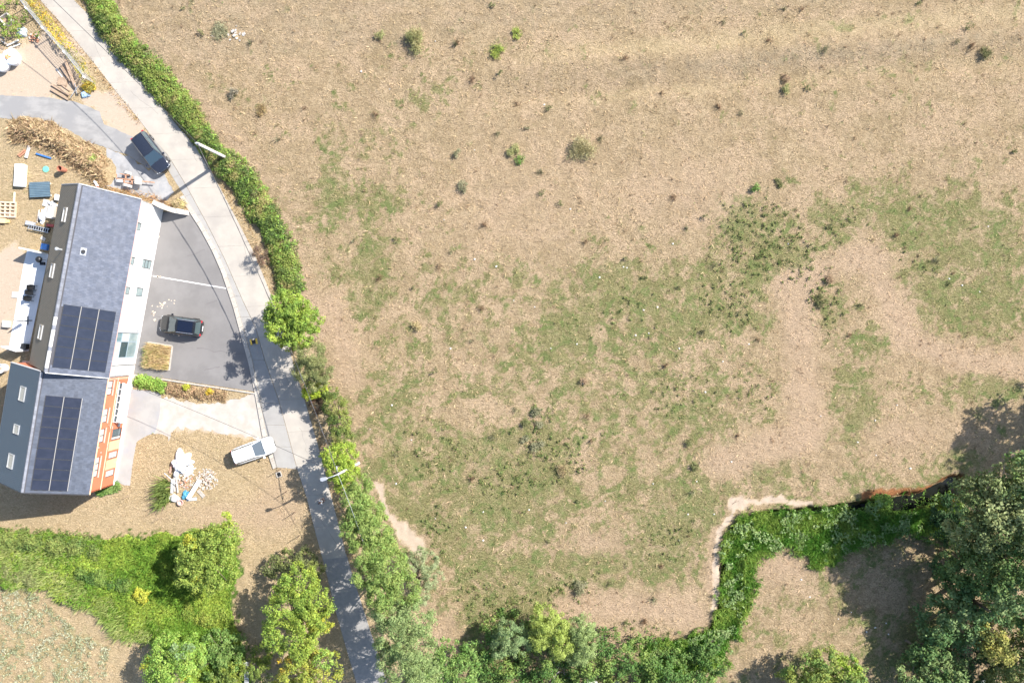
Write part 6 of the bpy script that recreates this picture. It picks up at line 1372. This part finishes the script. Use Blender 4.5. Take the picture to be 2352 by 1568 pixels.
# spiky bush beside the rubble heap
sp = empty('spiky_bush', *G(380,1132), 0, label='spiky green bush of long blades beside the rubble heap', cat='bush')
P = scatter(1800, lambda x, y: inpoly(*pxy(x, y), [(374,1100),(392,1100),(392,1155),(366,1165),(366,1130)])*1.0, (-37,-34,-18,-13)); link('blades', fastmesh('blades', *blades(P, 1.15, .10, .9, (-.25,-.1)), leafm('spiky_leaves', (.20,.26,.07), (.13,.18,.05))), sp)

# ------------------------------------------------------------------ clumps, stones and sticks out on the pasture
def clump(name, px, py, r_, hgt, mat, label, group, kind='leaf', cat='clump'):
    x, y = G(px, py); z = float(gz(x, y)); n = max(16, int(r_*r_*S*S*(800 if cat == 'bush' else 420))); ns = 4 + (5 if cat == 'bush' else 1)
    sa = RNG.random(ns)*6.283; sd = np.sqrt(RNG.random(ns))*r_*S*.75; sh = .45+.6*RNG.random(ns); k = RNG.integers(0, ns, n)
    P_ = np.stack([x+np.cos(sa[k])*sd[k], y+np.sin(sa[k])*sd[k], np.full(n, z)], 1); P_[:, :2] += RNG.normal(size=(n, 2))*r_*S*.22
    if kind == 'leaf':
        P_[:, 2] += hgt*sh[k]*RNG.random(n)**.5; VF = join([leafcards(P_, unit(n)*.55+np.array([0,0,.8]), .14, .45), blades(P_[::2]-np.array([0,0,.1]), hgt*.6, .035, .9)])
    else: VF = blades(P_, hgt, .04, .9)
    o = fastmesh(name, VF[0]-np.array([x,y,z]), VF[1], mat); return tag(link(name, o, None, Matrix.Translation((x,y,z))), label, cat, group)
lf_gorse = leafm('gorse_leaves', (.44,.41,.20), (.34,.35,.15)); lf_deadbrown = leafm('dead_stalks', (.26,.18,.11), (.38,.28,.18)); lf_heath = leafm('heath_leaves', (.34,.33,.20), (.26,.26,.15))
bigs = [(958,104,30,1.0,lf_gorse,'largest pale olive bush on the dry upper pasture'),(1143,120,18,.45,leafm('low_green', (.34,.40,.09), (.26,.33,.07)),'low bright green shrub below the largest pale olive bush'),
 (1187,78,14,.45,MATS['low_green'],'compact green bush on the dry upper pasture, above the low bright green one'),(1337,346,32,.85,leafm('pale_heath', (.52,.47,.28), (.42,.38,.20)),'broad pale straw coloured bush with a dark shadow in mid pasture'),
 (1177,346,17,.45,lf_gorse,'soft olive bush to the west of the broad straw coloured bush'),(1193,369,12,.45,lf_mid,'dark green tuft just below the soft olive bush'),(1061,430,14,.55,lf_heath,'rounded dark grey-green tuft on the dry middle pasture'),
 (1052,356,11,.5,lf_heath,'grey tuft with a dark core west of the soft olive bush'),(540,217,13,.7,leafm('grey_bush', (.36,.32,.24), (.28,.26,.19)),'round grey bush on bare ground near the roadside hedge'),
 (602,255,14,.5,leafm('yellow_dry', (.40,.30,.15), (.32,.24,.12)),'yellowish dry tussock below the round grey bush'),(873,80,13,.5,lf_gorse,'small yellow-brown tussock west of the largest pale olive bush'),(1808,207,13,.6,lf_gorse,'olive tussock, lower one of a pair on the eastern dry slope'),
 (1806,180,11,.55,lf_deadbrown,'dark brown tussock, upper one of a pair on the eastern dry slope'),(2262,125,15,.6,leafm('dark_olive', (.16,.17,.07), (.22,.22,.10)),'dark olive bush near the upper edge of the eastern pasture'),
 (1330,1343,20,.7,lf_heath,'round grey twiggy bush near the thicket at the foot of the pasture'),(1290,1080,15,.6,leafm('dry_thistle', (.44,.36,.20), (.30,.24,.13)),'dry yellow thistle stand with a deep shadow in the lower pasture'),
 (1234,1022,17,.6,lf_heath,'dark grey-green stand of thistles, lowest of the clustered ones'),(1232,944,14,.6,lf_heath,'dark thistle stand, uppermost of the clustered ones'),(1206,972,12,.55,lf_darkweed,'dark thistle clump beside the uppermost stand of the cluster'),
 (1240,974,11,.5,lf_heath,'small grey thistle clump in the middle of the cluster'),(1205,1006,11,.4,lf_heath,'flat dark thistle clump at the western rim of the cluster'),(1736,432,12,.5,lf_mid,'dark green weed tuft at the top of the greener hollow'),
 (1788,420,12,.4,lf_darkweed,'olive weed tuft east of the dark green one above the hollow'),(957,749,13,.55,leafm('dry_fan', (.50,.42,.22), (.40,.32,.17)),'fan of dry yellow stalks with streaky shadow in the western pasture'),(500,75,26,.3,lf_heath,'low grey-green patch of weeds among broken concrete near the hedge'),
 (1595,1073,11,.5,lf_darkweed,'dark round weed clump near the pale stream bank'),(1582,1014,10,.5,lf_darkweed,'dark green weed clump above the one near the pale bank'),(1883,690,17,.5,lf_darkweed,'dark straggly weeds on the edge of the pinkish bare track'),(1905,640,12,.5,lf_deadbrown,'dark brown stalks beside the pinkish bare track'),
 (1338,876,10,.5,lf_deadbrown,'dark brown tuft with a pale stone at its foot in the green middle pasture')]
for (x, y, r_, h_, m_, lab) in bigs: clump('pasture_bush', x, y, r_, h_, m_, lab, 'larger bushes and thistle stands on the pasture', cat='bush')
small = [(1050,101),(465,75),(575,98),(1085,183),(1148,172),(1045,100),(1105,706),(951,661),(815,554),(1112,518),(1245,443),(1213,291),(1188,240),(1260,250),(1143,308),(861,267),(2220,65),(1660,53),(1437,136),(1855,205),(1890,118),(1765,95),
 (1290,470),(1240,395),(1350,955),(1440,1297),(1500,1378),(1482,1427),(1440,1425),(1030,580),(1010,612),(908,552),(1380,320),(1520,210),(1440,595),(1575,523),(1545,455),(1620,500),(1640,610),(2090,480),(2330,350),(2195,100),(2230,110),
 (1710,80),(1800,20),(1840,22),(2110,8),(1700,260),(1650,245),(420,20),(640,320),(700,250),(1130,12),(1130,1000),(1085,1100),(1010,1160),(910,1045),(1360,1010),(1260,1240),(1590,1130),(1690,1000),(1330,1150),(1180,940),(1520,1300),(1400,1340),
 (1975,700),(1950,770),(1860,560),(1905,520),(2060,540),(2180,650),(2150,600),(1740,780),(1700,720),(1560,660),(1345,560),(1480,640),(1610,760),(1530,840),(1000,850),(1085,780),(870,640),(1010,470)]
marks = [((958,104),'largest pale olive bush'),((1187,78),'compact green bush'),((1337,346),'broad straw coloured bush'),((1061,430),'rounded grey-green tuft'),((540,217),'round grey bush'),((1806,193),'olive tussock pair'),
 ((2262,125),'dark olive bush'),((1330,1343),'round grey twiggy bush'),((1290,1080),'dry yellow thistle stand'),((1225,975),'cluster of dark thistles'),((1736,432),'dark weed tuft above the hollow'),((957,749),'fan of dry yellow stalks'),
 ((1338,876),'dark tuft with a stone'),((1883,690),'straggly weeds by the bare track'),((1590,1045),'two round dark weed clumps'),((668,740),'bright yellow-green roadside tree'),((1690,1160),'pale bank at the stream bend'),((2060,1160),'clay bank of the stream'),
 ((520,365),'concrete utility pole'),((800,1070),'street lamp'),((1885,1540),'tree below the mown field'),((1250,1440),'yellow-green willow')]
numw = 'one two three four five six seven eight nine ten eleven twelve thirteen fourteen fifteen sixteen seventeen eighteen nineteen twenty'.split()
dirw = ['east','north-east','north','north-west','west','south-west','south','south-east']; used_ = set()
def where(x, y, head):
    for (mx_, my_), nm in sorted(marks, key=lambda m_: math.hypot(m_[0][0]-x, m_[0][1]-y)):
        d = math.hypot(mx_-x, my_-y)*S
        if d < .8 or d > 20: continue
        k = dirw[int(round(math.atan2(my_-y, x-mx_)/(math.pi/4))) % 8]; lab = '%s about %s metres %s of the %s' % (head, numw[min(19, max(0, int(round(d))-1))], k, nm)
        if lab not in used_ and len(lab.replace('-', ' ').split()) <= 16: used_.add(lab); return lab
    return head+' on the open pasture'
for i, (x, y) in enumerate(small):
    h_ = .40+.2*RNG.random(); dk = i % 3
    clump('grass_tussock', x, y, 6+3*RNG.random(), h_, (lf_deadbrown, lf_darkweed, lf_heath)[dk], where(x, y, ('dry brown tussock', 'dark green tussock', 'grey-green tussock')[dk]), 'small tussocks dotted over the pasture', 'blade' if dk != 1 else 'leaf', 'tussock')
def stone_mesh(seed):
    rg = random.Random(seed); bm = bmesh.new(); bmesh.ops.create_icosphere(bm, subdivisions=1, radius=.13)
    for v in bm.verts: v.co = Vector((v.co.x*rg.uniform(.7,1.3), v.co.y*rg.uniform(.6,1.1), v.co.z*.5*rg.uniform(.7,1.2)))
    m = bpy.data.meshes.new('stone'); bm.to_mesh(m); bm.free(); m.materials.append(M('white_stone', (.62,.60,.56), (.50,.48,.44), scale=9, rough=.85)); return m
sm_ = [stone_mesh(i) for i in range(5)]
spots = [(1377,637),(1440,615),(1478,712),(1510,705),(1490,765),(1432,613),(2060,930),(2012,1045),(2090,1075),(1970,1015),(1600,1105),(1228,705),(1180,690),(1090,595),(1140,612),(1035,800),(1325,790),(1265,800),(1020,505),(1250,240),(1310,480),(1090,345),(1560,800),
 (1460,770),(1660,830),(1620,900),(1720,790),(1905,1180),(1885,955),(2010,965),(1860,1370),(1925,1420),(2010,1440),(2040,1455),(1990,1450),(1955,1405),(2035,1430),(1840,1330),(900,930),(945,1010),(910,1110),(850,985),(1000,1190),(1070,1210),(1110,1175),
 (1580,1180),(1680,1060),(1810,560),(1545,560),(2180,640),(2210,655),(2250,670),(2270,520),(1000,95),(895,205),(830,165),(560,82),(1340,880),(1215,1170),(1300,1200),(1110,1240),(1390,1150),(1500,1110),(1560,1240),(1640,1180),(700,930),(715,850)]
for i, (x, y) in enumerate(spots):
    gx_, gy_ = G(x, y); s_ = random.uniform(.45,1.05); o = link('stone', sm_[i % 5], None, T(gx_, gy_, float(gz(gx_, gy_))+.04, random.random()*6) @ Matrix.Scale(s_, 4)); tag(o, where(x, y, 'white stone'), 'stone', 'white stones scattered over the pasture')
heap('rubble_pile', 540, 76, .95, 16, .20, [stonem, slabm], 'flat broken concrete pieces in the dry pasture near the hedge', 'rubble', 'concrete_piece', .3, .15, ang=None, seed=31)
for i, (x, y, a, l_, lab) in enumerate(((495,88,-30,.9,'short bleached branch by the broken concrete in the pasture'),(578,98,25,1.0,'dark twisted branch east of the broken concrete'),(1690,1153,25,.8,'dark bare stick lying on the pale stream bank'),(1785,1539,30,1.5,'dark bare branch lying at the foot of the mown field'))):
    x_, y_ = G(x, y); o = MB().tube([(-l_/2,0,.05),(0,.06,.10),(l_/2,-.03,.04)], .035, 6, .015).tube([(0,.06,.10),(l_*.2,.25,.12)], .02, 5).build('branch', bark if i else woodgrey, None, T(x_, y_, float(gz(x_, y_)), R(a))); tag(o, lab, 'branch')
